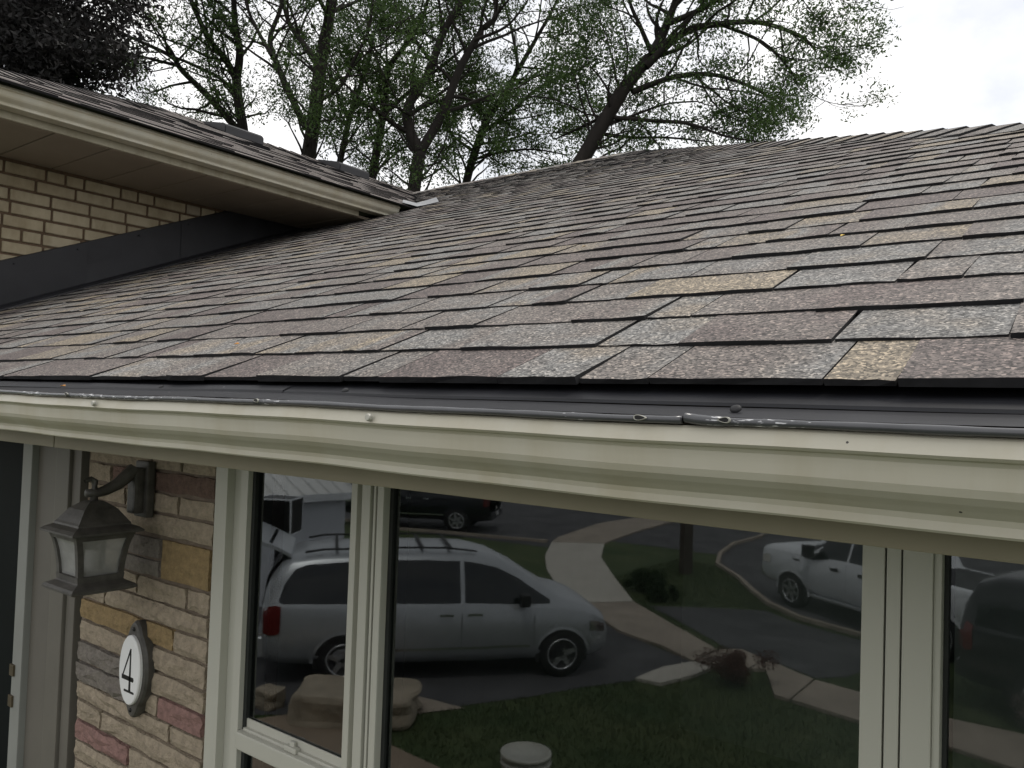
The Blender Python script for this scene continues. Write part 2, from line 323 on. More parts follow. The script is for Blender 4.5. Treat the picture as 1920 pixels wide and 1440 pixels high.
slab([(-5.25, -8.9), (-4.92, -8.8), (-4.3, -9.25), (-3.82, -8.25), (-3.6, -8.2), (-3.62, -9.3), (-4.43, -9.7), (-4.97, -10.0), (-5.23, -9.75)], MT['concrete'])
slab([(-3.57, -8.2), (-2.51, -8.0), (-1.59, -7.9), (-.9, -7.72), (-.98, -8.95), (-1.74, -8.93), (-2.79, -9.16), (-3.58, -9.28)], MT['concrete'])
slab([(-.86, -7.72), (.6, -7.6), (.6, -8.85), (-.94, -8.95)], MT['concrete'])
slab([(.64, -7.6), (3.2, -7.4), (3.2, -8.65), (.64, -8.85)], MT['concrete'])
slab([(-13.13, -16.46), (-12.05, -14.58), (-11.02, -13.17), (-9.51, -11.49), (-8.64, -10.82), (-7.9, -11.7), (-9.41, -13.54), (-10.91, -15.49), (-11.98, -17.45)], MT['concrete_l'])
slab([(-13.52, -17.4), (-13.16, -16.52), (-12.02, -17.5), (-12.2, -18.27), (-12.6, -21.0), (-12.9, -24.5), (-14.18, -23.66), (-14.27, -20.8)], MT['concrete'])
tag(flat('paved_path', [(-8.24, -3.2), (-8.05, -3.6), (-7.42, -3.75), (-6.58, -3.7), (-5.75, -3.62), (-4.4, -2.6), (-4.4, -.4), (-6.2, -.4), (-8.4, -2.9)], .012, MT['paver']), kind='structure')
tag(flat('gravel_patch', [(-7.6, -4.95), (-6.66, -5.1), (-7.0, -4.5), (-7.5, -4.1), (-8.4, -3.9)], .012, MT['concrete']), kind='structure')
def ribbon(name, pts, wdt, z, h, m):
    P = [Vector((x, y, 0)) for x, y in pts]; L_ = []; R_ = []
    for i, p in enumerate(P):
        d = (P[min(i + 1, len(P) - 1)] - P[max(i - 1, 0)]).normalized(); n_ = Vector((-d.y, d.x, 0)) * wdt / 2
        L_.append(p + n_); R_.append(p - n_)
    V = []; Fc = []
    for a, b in zip(L_, R_): V += [(a.x, a.y, 0), (a.x, a.y, z + h), (b.x, b.y, z + h), (b.x, b.y, 0)]
    for i in range(len(P) - 1):
        for j in range(3): q = i * 4 + j; Fc.append((q, q + 1, q + 5, q + 4))
    return meshobj(name, V, Fc, m)
tag(ribbon('kerb', [(-9.6, -24), (-9.3, -22.6), (-9.35, -20.5), (-8.96, -18.6), (-8.36, -17.0), (-7.31, -15.76), (-6.5, -14.5), (-5.83, -13.59), (-4.91, -12.78), (-3.54, -12.33), (-1.5, -11.9), (2, -11.35), (20, -10.5)], .10, 0, .08, MT['concrete']), kind='structure')
tag(ribbon('kerb', [(-60, -16.1), (-18.0, -14.95), (-13.3, -16.5)], .10, 0, .08, MT['concrete']), kind='structure')

# short grass over the part of the lawn the window mirrors
def grass():
    r = np.random.default_rng(3); n = 90000
    P = np.stack([r.uniform(-9.5, .8, n), r.uniform(-17, -1.6, n)], 1)
    def inside(poly):
        x, y = P[:, 0], P[:, 1]; c = np.zeros(n, bool); j = len(poly) - 1
        for i in range(len(poly)):
            xi, yi = poly[i]; xj, yj = poly[j]
            c ^= ((yi > y) != (yj > y)) & (x < (xj - xi) * (y - yi) / (yj - yi + 1e-9) + xi); j = i
        return c
    keep = np.ones(n, bool)
    for poly in PAVED: keep &= ~inside(poly)
    P = P[keep]; m = len(P); h = r.uniform(.03, .075, m); a = r.uniform(0, 6.28, m); lx, ly = r.normal(0, .02, m), r.normal(0, .02, m); w_ = .006
    V = np.zeros((m, 3, 3)); V[:, 0, 0] = P[:, 0] - w_ * np.cos(a); V[:, 0, 1] = P[:, 1] - w_ * np.sin(a); V[:, 1, 0] = P[:, 0] + w_ * np.cos(a); V[:, 1, 1] = P[:, 1] + w_ * np.sin(a)
    V[:, 2, 0] = P[:, 0] + lx; V[:, 2, 1] = P[:, 1] + ly; V[:, 2, 2] = h
    me = bpy.data.meshes.new('grass'); me.vertices.add(3 * m); me.vertices.foreach_set('co', V.astype(np.float32).ravel()); me.loops.add(3 * m); me.loops.foreach_set('vertex_index', np.arange(3 * m, dtype=np.int32))
    me.polygons.add(m); me.polygons.foreach_set('loop_start', np.arange(0, 3 * m, 3, dtype=np.int32)); me.polygons.foreach_set('loop_total', np.full(m, 3, dtype=np.int32)); me.materials.append(MT['blades'])
    at = me.attributes.new('tone', 'FLOAT', 'POINT'); at.data.foreach_set('value', np.repeat(r.uniform(0, 1, m), 3).astype(np.float32)); me.update(calc_edges=True)
    return link(bpy.data.objects.new('grass', me))
tag(grass(), 'short green lawn grass in the front yard, reflected', 'grass', kind='stuff')

# ------------------------------------------------------------------ the house
house = tag(empty('house', (-2, 4, 0)), 'split-level brick and stone house with grey shingled hip roof and cream gutters', 'house')
HO = Vector((-2, 4, 0))
class Par:            # children are built in world coordinates; parent inverse keeps them there
    pass
def hp(o, par=None):
    """parent o (built in world coords) to house or to a house part"""
    p = par or house
    o.parent = p; o.matrix_parent_inverse = Matrix.Translation(-HO)
    return o
def hsub(o, part):
    o.parent = part; o.matrix_parent_inverse = Matrix.Identity(4)
    return o
M_ = .4167; Y0 = .89; Z0 = E + .039
CA = 1 / math.sqrt(1 + M_ * M_); SA = M_ * CA
RIDGE_Y = 7.0; HIP = 3.03; VAL = .058; WX = -5.3
def roofz(y): return Z0 + M_ * (y - Y0)
def rp(u, v, wv): return (u, Y0 + v * CA - wv * SA, Z0 + v * SA + wv * CA)
RV = (RIDGE_Y - Y0) / CA
# deck of the main roof: front slope, hip slope on the right, back slope
zr = roofz(RIDGE_Y); XE = HIP - Y0; off = .006
def dk(x, y, z): return (x, y, z - off)
V = [dk(WX, Y0 + .02, roofz(Y0 + .02)), dk(XE, Y0 + .02, roofz(Y0 + .02)), dk(HIP - RIDGE_Y, RIDGE_Y, zr), dk(VAL - RIDGE_Y, RIDGE_Y, zr), dk(-4.41, VAL + 4.41, roofz(VAL + 4.41)), dk(WX, VAL + 4.41, roofz(VAL + 4.41)),
     dk(XE, 2 * RIDGE_Y - Y0, Z0), dk(WX - 3, RIDGE_Y, zr), dk(WX - 3, 2 * RIDGE_Y - Y0, Z0)]
roof = hp(meshobj('roof', V, [(0, 1, 2, 3, 4, 5), (1, 6, 2), (2, 6, 8, 7, 3)], MT['deck']))
tag(roof, 'front roof slope of mixed grey, tan and brown laminated shingles')

def screen(p):
    d = Vector(p) - Vector((0, 0, E)); z = d.dot(CF)
    if z < .05: return None
    return (960 + F_PX * d.dot(CR) / z, 720 - F_PX * d.dot(CU) / z, z)
pieces = []
def piece(u0, u1, v0, raised, t0, t1, rng, first):
    n = 4; u0 += .0013; u1 -= .0013; t = (.0088 if raised else .0060) + rng.uniform(-.0008, .0008); V = []; T = []
    sl = rng.uniform(-.006, .006) if raised else 0
    g = .0006 if not raised else 0.
    low = -.002 if first else -.003
    vf = v0 - (.004 if raised else 0) + rng.uniform(-.002, .002)
    cut = rng.choice([1, 2, 2, 3, 9])
    def tn_(i): return t0 if i < cut else (t1 if i > cut else (t0 + t1) / 2)
    for i in range(n + 1):
        u = u0 + (u1 - u0) * i / n; jv = rng.uniform(-.0022, .0022); jw = rng.uniform(-.0012, .0010)
        a = i / n
        V.append(rp(u, vf + jv, t + jw)); T.append(tn_(i))
    for i in range(n + 1):
        a = i / n; u = u0 + (u1 - u0) * a + sl
        V.append(rp(u, v0 + .158, .0012 if not raised else .0022)); T.append(tn_(i))
    for i in range(n + 1):
        u = u0 + (u1 - u0) * i / n
        V.append(rp(u, vf + .001, low)); T.append(t0)
    k = n + 1; Fc = []; mi = []
    for i in range(n): Fc.append((i, i + 1, k + i + 1, k + i)); mi.append(0)
    for i in range(n): Fc.append((2 * k + i, 2 * k + i + 1, i + 1, i)); mi.append(1)
    Fc.append((k, 2 * k, 0)); mi.append(1)
    Fc.append((n, 2 * k + n, k + n)); mi.append(1)
    return V, Fc, mi, T
rngS = random.Random(21)
ncourse = int(RV / .143) + 1
TONES = [.05, .12, .25, .3, .42, .5, .6, .68, .78, .9, 1.0]
def tone_pick(rng):
    return rng.choice([.0, .06, .15, .25, .33, .4, .48, .55, .62, .68, .72, .85, .98])
for k in range(ncourse):
    v0 = k * .143; y = Y0 + v0 * CA
    ul = WX + .02 if y < VAL + 4.41 else VAL - y - .02
    ur = HIP - y + .02
    u = ul - rngS.uniform(0, .2); raised = rngS.random() < .5; tn = tone_pick(rngS)
    while u < ur:
        wd = rngS.choice([.09, .12, .15, .18, .21, .25]) * rngS.uniform(.85, 1.1) if raised else rngS.choice([.07, .10, .13, .17, .2]) * rngS.uniform(.85, 1.1)
        a, b = max(u, ul), min(u + wd, ur)
        if b - a > .01:
            t1 = tn if rngS.random() < .55 else tone_pick(rngS)
            pieces.append((a, b, v0, raised, tn, t1, k == 0))
        u += wd; raised = not raised if rngS.random() < .85 else raised; tn = tone_pick(rngS)
def area(pc):
    s = [screen(rp(*q)) for q in ((pc[0], pc[2], 0), (pc[1], pc[2], 0), (pc[1], pc[2] + .143, 0), (pc[0], pc[2] + .143, 0))]
    if None in s: return 0
    cx = sum(q[0] for q in s) / 4; cy = sum(q[1] for q in s) / 4
    if not (-20 < cx < 1940 and 0 < cy < 760): return 0
    return abs(sum(s[i][0] * s[(i + 1) % 4][1] - s[(i + 1) % 4][0] * s[i][1] for i in range(4))) / 2
order = sorted(range(len(pieces)), key=lambda i: -area(pieces[i])); single = set(order[:300])
BV, BF, BM, BT = [], [], [], []
for i, pc in enumerate(pieces):
    V, Fc, mi, T = piece(*pc[:6], rngS, pc[6])
    if i in single:
        hsub(meshobj('shingle', V, Fc, [MT['shingle'], MT['butt']], None, mi=mi, tone=T), roof).matrix_parent_inverse = Matrix.Identity(4)
    else:
        o = len(BV); BV += V; BF += [tuple(j + o for j in f) for f in Fc]; BM += mi; BT += T
tag(hsub(meshobj('shingle_field', BV, BF, [MT['shingle'], MT['butt']], None, mi=BM, tone=BT), roof), kind='stuff')

# hip and ridge caps
def cap(p, d, na, nb, tone, rng, name='ridge_cap'):
    """p low end on the crease, d unit direction up the crease, na/nb unit vectors down each slope (perpendicular-ish to d)"""
    up = Vector((0, 0, 1)); Wd = .14; V = []; T = []
    h0, h1 = .021 + rng.uniform(-.002, .002), .010
    for s, h in ((0, h0), (.20, h1)):
        c = Vector(p) + d * s
        j = rng.uniform(-.006, .006)
        V += [tuple(c + na * (Wd + j) + up * (h - .009)), tuple(c + na * .045 + up * (h - .002)), tuple(c + up * h), tuple(c + nb * .045 + up * (h - .002)), tuple(c + nb * (Wd + j) + up * (h - .009))]
        T += [tone] * 5
    c = Vector(p)
    V += [tuple(c + na * Wd + up * -.004), tuple(c + na * .045 + up * 0), tuple(c + up * .002), tuple(c + nb * .045 + up * 0), tuple(c + nb * Wd + up * -.004)]; T += [tone] * 5
    Fc = [(i, i + 1, i + 6, i + 5) for i in range(4)] + [(i + 10, i + 11, i + 1, i) for i in range(4)] + [(0, 5, 10), (4, 14, 9)]
    return hsub(meshobj(name, V, Fc, [MT['shingle'], MT['butt']], None, mi=[0] * 4 + [1] * 6, tone=T), roof)
hd = Vector((-1, 1, M_)).normalized(); na = Vector((-1, 0, 0)); nb = Vector((0, 1, 0))
# unit vectors down each slope, horizontal travel along -X (stay on front slope means z const along X): crease frame
na = (Vector((-1, -1, -M_)) ).normalized(); nb = (Vector((1, 1, -M_))).normalized()
hl = Vector((HIP - RIDGE_Y - XE, RIDGE_Y - Y0, zr - Z0)).length; s = 0
while s < hl - .05:
    p = Vector((XE, Y0, Z0)) + hd * s
    cap(p, hd, na, nb, tone_pick(rngS), rngS); s += .145
x = VAL - RIDGE_Y - .1
ra = Vector((0, -1, -M_)).normalized(); rb = Vector((0, 1, -M_)).normalized()
while x < HIP - RIDGE_Y:
    cap(Vector((x, RIDGE_Y, zr)), Vector((1, 0, 0)), ra, rb, tone_pick(rngS), rngS); x += .145

# ---- upper wing roof (slopes up towards -X) with fine courses
WE = -4.41; WZ = E + 1.53; WR = -7.05
wzr = WZ + M_ * (WE - WR); FY = 1.17
V = [(WE, FY, WZ), (WE, VAL - WE, WZ), (WR, VAL - WR, wzr), (WR, 9.5, wzr), (WR, FY + (WE - WR), wzr), (2 * WR - WE, FY, WZ), (2 * WR - WE, 9.5, WZ)]
wroof = hp(meshobj('roof', V, [(0, 1, 2, 4), (2, 3, 4), (0, 4, 5), (4, 3, 6, 5)], MT['deck'])); tag(wroof, 'upper roof slope in weathered dark grey shingles')
V, Fc, mi, T = [], [], [], []
def wp(u, v, wv): return (WE + .02 - v * CA + wv * SA, u, WZ - .006 + v * SA + wv * CA)
nk = int((WE - WR) / CA / .143) + 1
for k in range(nk):
    v0 = k * .143; x = WE - v0 * CA; ya = FY + (WE - x); yb = VAL - x + .02
    u = ya - rngS.uniform(0, .2)
    while u < yb:
        wd = rngS.uniform(.1, .28); a, b = max(u, ya), min(u + wd, yb); u += wd
        if b - a < .01: continue
        t_ = .009 if rngS.random() < .5 else .004; tn = rngS.choice([0, .1, .2, .3, .45]); o = len(V)
        V += [wp(a, v0, t_), wp(b, v0, t_), wp(b, v0 + .158, .002), wp(a, v0 + .158, .002), wp(a, v0, -.004), wp(b, v0, -.004)]; T += [tn] * 6
        Fc += [(o, o + 1, o + 2, o + 3), (o + 4, o + 5, o + 1, o), (o + 4, o, o + 3), (o + 5, o + 2, o + 1)]; mi += [0, 1, 1, 1]
tag(hsub(meshobj('shingle_field', V, Fc, [MT['shingle'], MT['butt']], None, mi=mi, tone=T), wroof), kind='stuff')
s = 0; hdw = Vector((-1, 1, M_)).normalized()
naw = Vector((1, 1, -M_)).normalized(); nbw = Vector((-1, -1, -M_)).normalized()
while s < 3.9:
    o = cap(Vector((WE, FY, WZ)) + hdw * s, hdw, naw, nbw, rngS.uniform(0, .5), rngS); hsub(o, wroof); s += .145
y = FY + (WE - WR)
while y < 7.1:
    o = cap(Vector((WR, y, wzr)), Vector((0, 1, 0)), Vector((1, 0, -M_)).normalized(), Vector((-1, 0, -M_)).normalized(), rngS.uniform(0, .5), rngS); hsub(o, wroof); y += .145
# box vents near the wing ridge
for yv in (4.42, 5.78):
    bm = bmesh.new()
    xa, xb = -6.62, -7.0; za = WZ + M_ * (WE - xa)
    pts = [(xa, za - .02), (xa, za + .075), (xa - .04, za + .105), (xb, za + .185), (xb, za + .02)]
    A = [bm.verts.new((p[0], yv - .21, p[1])) for p in pts]; B = [bm.verts.new((p[0], yv + .21, p[1])) for p in pts]
    bm.faces.new(A); bm.faces.new(B[::-1])
    for i in range(5): bm.faces.new((A[i], B[i], B[(i + 1) % 5], A[(i + 1) % 5]))
    bmesh.ops.recalc_face_normals(bm, faces=bm.faces[:]); bmesh.ops.bevel(bm, geom=bm.edges[:], offset=.008, segments=2, affect='EDGES')
    hsub(bmobj('roof_vent', bm, MT['charcoal_matt']), wroof)
# lead flashing patch at the foot of the valley
V = []; Fc = []; nx, ny = 6, 5
for i in range(nx + 1):
    for j in range(ny + 1):
        x = -4.40 - .50 * i / nx; y = VAL - x - .02 + .34 * (j / ny - .35)
        z = max(roofz(y), WZ + M_ * (WE - x)) + .014 + .004 * math.sin(17 * x + 9 * y)
        V.append((x + .06 * j / ny, y, z))
for i in range(nx):
    for j in range(ny): q = i * (ny + 1) + j; Fc.append((q, q + 1, q + ny + 2, q + ny + 1))
hsub(meshobj('valley_flashing', V, Fc, MT['lead'], None, smooth=True), wroof)

# ---- gutters
KP = [(.105, .000), (.018, .000), (.0115, .0012), (.0080, -.0015), (0, -.0165), (.003, -.0195), (.008, -.021), (.0105, -.025), (.0115, -.034), (.0125, -.045), (.016, -.053), (.023, -.060), (.031, -.066), (.0385, -.0725), (.0405, -.0785), (.0405, -.087), (.043, -.0895), (.115, -.0895), (.115, -.01)]
def gprof(y, z, s=1, sign=1): return [(y + sign * a * s, z + b * s) for a, b in KP[1:-1]]
GY = .80; GZ = E - .0105
def gw(s):   # slight fall to the right and small dents along the run
    return (.0012 * math.sin(3.1 * s + .4) + .0008 * math.sin(11.3 * s), -.0038 * (s + .4) + .0012 * math.sin(5.2 * s + 1.1) + .0005 * math.sin(17 * s))
gut = hp(extrude('gutter', gprof(GY, GZ), WX + .05, XE + .05, MT['cream'], None, 'X', .05, gw))
tag(gut, 'cream aluminium gutter along the lower eave, its top lip slightly dented')
for sx in (-1.681, -.863, 1.05):
    da, db = gw(sx)
    bm = bmesh.new(); bmesh.ops.create_cone(bm, cap_ends=True, segments=14, radius1=.0062, radius2=.0050, depth=.006)
    bmesh.ops.rotate(bm, verts=bm.verts, matrix=Matrix.Rotation(math.radians(90), 3, 'X')); bmesh.ops.translate(bm, verts=bm.verts, vec=(sx, GY - .003 + da, GZ - .0085 + db))
    bmesh.ops.bevel(bm, geom=[e for e in bm.edges], offset=.0008, segments=1, affect='EDGES')
    hsub(bmobj('gutter_spike', bm, MT['screw']), gut)
# dark gutter guard: upper strip, fold, lower strip, then a rolled bead on the lip
def gw2(s): a, b = gw(s); return (a * .6, b * .55 + .0006 * math.sin(9 * s))
guard = hp(extrude('gutter_guard', [(.965, E + .052), (.905, E + .029), (.884, E + .0245), (.8655, E + .0165), (.864, E + .0125)], WX + .05, XE, MT['charcoal'], None, 'X', .06, gw2))
tag(guard, 'charcoal gutter guard panel tucked under the lowest shingles')
hsub(extrude('guard_strip', [(.872, E + .0128), (.858, E + .0118), (.835, E + .0085), (.818, E + .0042), (.808, E + .0012)], WX + .05, XE, MT['charcoal'], None, 'X', .05, lambda s: (gw2(s)[0], gw2(s)[1] + .0012 * math.sin(3.3 * s))), guard)
hsub(extrude('guard_lap', [(.884, E + .0262), (.8648, E + .0178), (.8635, E + .013)], -2.6, -1.152, MT['charcoal'], None, 'X', .06, gw2), guard)
def bead(x0, x1, lift0=0, lift1=0, r=.0045):
    V = []; Fc = []; n = max(2, int((x1 - x0) / .012)); k = 10
    for i in range(n + 1):
        s = x0 + (x1 - x0) * i / n; a, b = gw(s); t = i / n; li = lift0 * (1 - t) ** 2 + lift1 * t * t
        rr = r * (1 + .06 * math.sin(31 * s) + .04 * math.sin(83 * s)); c = (.8065 + a, E - .0045 + b + li)
        for j in range(k):
            th = math.pi * 2 * j / k; V.append((s, c[0] + rr * 1.25 * math.cos(th), c[1] + rr * math.sin(th)))
    for i in range(n):
        for j in range(k): q = i * k; Fc.append((q + j, q + (j + 1) % k, q + k + (j + 1) % k, q + k + j))
    Fc += [tuple(range(k)), tuple(n * k + j for j in range(k))]
    return hsub(meshobj('bead', V, Fc, MT['bead'], None, smooth=True), guard)
bead(WX + .05, -1.806); bead(-1.802, -1.135); bead(-1.131, -.3835, 0, .0008); bead(-.379, -.335, .0035, .0002, .0052); bead(-.3345, XE)
def tear(x, sx, flip=1):
    """torn hole in the bead: dark teardrop with a bright bent rim"""
    a, b = gw(x); c = Vector((x, .7995 + a, E - .0025 + b)); V = []; n = 18
    def ring(k, dy):
        for i in range(n):
            t = 2 * math.pi * i / n; ex = math.cos(t); w_ = .0027 * k * (1 - .45 * ex * flip)
            V.append((c.x + sx * k * ex, c.y + dy, c.z + w_ * math.sin(t)))
    ring(1.14, .001); ring(1.0, -.0012); ring(.82, -.0003); ring(.7, .0)
    hsub(meshobj('torn_rim', V[:3 * n], [(j * n + i, j * n + (i + 1) % n, (j + 1) * n + (i + 1) % n, (j + 1) * n + i) for j in range(2) for i in range(n)], MT['screw'], None, smooth=True), guard)
    hsub(meshobj('torn_hole', [(p[0], p[1] - .0004, p[2]) for p in V[2 * n:3 * n]], [tuple(range(n))], MT['ink']), guard)
tear(-.431, .0075); tear(-.3335, .0065, -1); tear(-1.806, .007); tear(-1.135, .006, -1)
def screw(x, y, z):
    V = []; Fc = []; n = 12
    for r, h in ((.0065, 0), (.0065, .0015), (.0045, .003), (.002, .0034)):
        for i in range(n):
            t = 2 * math.pi * i / n; V.append((x + r * math.cos(t), y - h * .7 + r * .55 * math.sin(t), z + h * .7 + r * .6 * math.sin(t)))
    for j in range(3): Fc += [(j * n + i, j * n + (i + 1) % n, (j + 1) * n + (i + 1) % n, (j + 1) * n + i) for i in range(n)]
    Fc.append(tuple(3 * n + i for i in range(n)))
    hsub(meshobj('screw', V, Fc, MT['plastic'], None, smooth=True), guard)
for x in (-2.09, -1.558, -1.002): screw(x, .8725, E + .0215)
screw(-.333, .83, E + .0085); screw(.55, .83, E + .0085)
# fascia and soffit of the lower eave
fas = hp(box('fascia', WX, -2.145, .925, .945, E - .132, E + .02, MT['fascia_d'], None, .002)); hp(box('fascia', -2.141, XE, .9255, .945, E - .1325, E + .02, MT['fascia_d'], None, .002))
hp(box('soffit', WX, XE, .945, 1.42, E - .125, E - .118, MT['soffit']))

# ---- wing: fascia, soffit, gutter, brick wall and black wall flashing
GX = -4.43
wg = hp(extrude('gutter', gprof(GX, E + 1.522, 1, -1), 1.15, 4.33, MT['cream'], None, 'Y', .08, lambda s: (.001 * math.sin(4 * s), .0015 * math.sin(3 * s))))
tag(wg, 'cream gutter along the upper eave, dark streaks on its face')
hsub(meshobj('end_cap', [(a, 4.33, b) for a, b in gprof(GX, E + 1.522, 1, -1)], [tuple(range(len(KP) - 2))], MT['cream']), wg)
hp(extrude('gutter', gprof(1.15, E + 1.5215), -9.6, GX, MT['cream'], None, 'X')); hp(box('fascia', -9.6, -4.58, 1.277, 1.295, E + 1.394, E + 1.55, MT['cream_trim'], None, .002)); hp(box('soffit', -9.6, -5.325, 1.296, 1.85, E + 1.400, E + 1.408, MT['soffit'])); hp(box('brick_wall', -9.5, WX - .205, 1.825, 2.0, 0, E + 1.398, MT['brick2']))
hp(box('fascia', -4.575, -4.556, 1.277, 4.03, E + 1.394, E + 1.55, MT['cream_trim'], None, .002))
sof = hp(box('soffit', -5.32, -4.575, 1.296, 4.45, E + 1.400, E + 1.408, MT['soffit'])); 
y = 1.30
while y < 4.4:
    hsub(box('soffit_panel', -5.30, -4.578, y, y + .291, E + 1.391, E + 1.3995, MT['soffit'], None, .002, 1), sof); y += .30
bw = hp(box('brick_wall', WX - .2, WX - .012, 1.82, 7.0, .0, E + 1.40, MT['mortar'])); tag(bw, 'cream brick side wall above the lower roof')
rb_ = random.Random(5); ch = .0792
def ftop(y): return E + .774 + (y - 1.93) * .425
for r_ in range(12):
    zt = E + 1.452 - r_ * ch; zb = zt - ch + .015
    if r_ == 1: lens = [.115, .115, .235, .115, .115, .235]
    elif r_ == 6: lens = [.115, .235, .115, .115, .235]
    else: lens = [.235]
    y = 1.82 + ((.12 if r_ % 2 else 0) + {2: .06, 3: .03, 4: .16}.get(r_, 0)) - .24; i = 0
    while y < 3.6:
        l = lens[i % len(lens)]; i += 1; a, b = max(y + .0075, 1.822), y + l - .0075; y += l
        if b - a < .03 or zt < ftop(a) - .02 or a > 3.55: continue
        top = min(zt, E + 1.3925)
        if top - zb < .008: continue
        m = rb_.choice(['brick', 'brick', 'brick2', 'brick2', 'brick3'] if rb_.random() < .25 else ['brick', 'brick2'])
        j = rb_.uniform(-.0015, .0015)
        hsub(box('brick', WX - .05, WX + j, a, b, zb, top, MT[m], None, .004, 1), bw)
# flashing: tall black upstand following the roof slope + flange on the shingles
V = []; Fc = []; n = 20
for i in range(n + 1):
    y = .95 + (4.45 - .95) * i / n; b = roofz(y); wv = .004 * math.sin(2.3 * y)
    for x, z in ((WX + .004, min(b + .305, E + 1.398)), (WX + .018, min(b + .300, E + 1.395)), (WX + .020 + wv, b + .15), (WX + .022, b + .035), (WX + .045, b + .024), (WX + .115, b + .016), (WX + .118, b + .008)): V.append((x, y, z))
for i in range(n):
    for j in range(6): q = i * 7 + j; Fc.append((q, q + 1, q + 8, q + 7))
wf = hp(meshobj('wall_flashing', V, Fc, MT['charcoal_matt']))
for ya, yb in ((1.2, 2.42), (3.05, 4.3)):          # overlapping lengths and their nails
    P = []; Q = []; n = 10
    for i in range(n + 1):
        y = ya + (yb - ya) * i / n; b = roofz(y); P += [(WX + .0235, y, min(b + .297, E + 1.39)), (WX + .0275, y, b + .15), (WX + .026, y, b + .038)]
    for i in range(n): Q += [(3 * i, 3 * i + 1, 3 * i + 4, 3 * i + 3), (3 * i + 1, 3 * i + 2, 3 * i + 5, 3 * i + 4)]
    hsub(meshobj('flashing_sheet', P, Q, MT['charcoal_matt'], None, smooth=True), wf)
for y in (2.0, 2.36, 2.75, 3.1):
    hsub(box('nail', WX + .022, WX + .031, y - .005, y + .005, roofz(y) + .262, roofz(y) + .272, MT['charcoal'], None, .002, 1), wf)

# ---- stone front wall
SY = 1.40
sw = hp(box('stone_wall', -2.98, -2.165, SY + .012, SY + .25, .2, E - .125, MT['mortar2'])); tag(sw, 'split-face stone wall in tan, ochre, grey and rose')
ROWS = [
 (-.228, -.165, [(-2.95, -2.545, 't'), (-2.53, -2.36, 't'), (-2.348, -2.17, 't')]),
 (-.297, -.239, [(-2.95, -2.80, 't'), (-2.785, -2.545, 'r'), (-2.532, -2.172, 'd')]),
 (-.363, -.309, [(-2.95, -2.70, 't'), (-2.685, -2.515, 't'), (-2.505, -2.37, 't'), (-2.356, -2.172, 't')]),
 (-.437, -.376, [(-2.955, -2.78, 't'), (-2.765, -2.172, 't')]),
 (-.513, -.453, [(-2.95, -2.69, 't'), (-2.672, -2.468, 'g')]), (-.573, -.523, [(-2.955, -2.69, 't'), (-2.676, -2.464, 'g')]), (-.573, -.452, [(-2.45, -2.186, 'y')]),
 (-.643, -.584, [(-2.955, -2.79, 't'), (-2.778, -2.595, 't'), (-2.58, -2.30, 't'), (-2.288, -2.176, 't')]),
 (-.711, -.653, [(-2.955, -2.80, 't'), (-2.788, -2.18, 't')]),
 (-.785, -.722, [(-2.96, -2.365, 'y'), (-2.352, -2.178, 't')]),
 (-.861, -.797, [(-2.957, -2.55, 't'), (-2.54, -2.18, 't')]),
 (-.933, -.872, [(-2.963, -2.56, 'g'), (-2.548, -2.182, 't')]),
 (-1.003, -.943, [(-2.964, -2.63, 'g'), (-2.62, -2.437, 't'), (-2.425, -2.184, 'p')]),
 (-1.065, -1.012, [(-2.96, -2.362, 't'), (-2.348, -2.178, 't')]),
 (-1.134, -1.076, [(-2.957, -2.793, 't'), (-2.775, -2.18, 't')]),
 (-1.206, -1.146, [(-2.958, -2.605, 'p'), (-2.588, -2.18, 't')]),
 (-1.275, -1.217, [(-2.956, -2.61, 't'), (-2.592, -2.182, 't')]),
 (-1.344, -1.286, [(-2.952, -2.47, 't'), (-2.455, -2.184, 'g')]),
 (-1.414, -1.355, [(-2.952, -2.56, 't'), (-2.545, -2.185, 't')]),
 (-1.485, -1.425, [(-2.955, -2.70, 'g'), (-2.688, -2.185, 't')]),
 (-1.556, -1.497, [(-2.955, -2.40, 't'), (-2.388, -2.185, 'p')]),
 (-1.63, -1.568, [(-2.955, -2.65, 't'), (-2.638, -2.185, 't')]),
]
rk = random.Random(9)
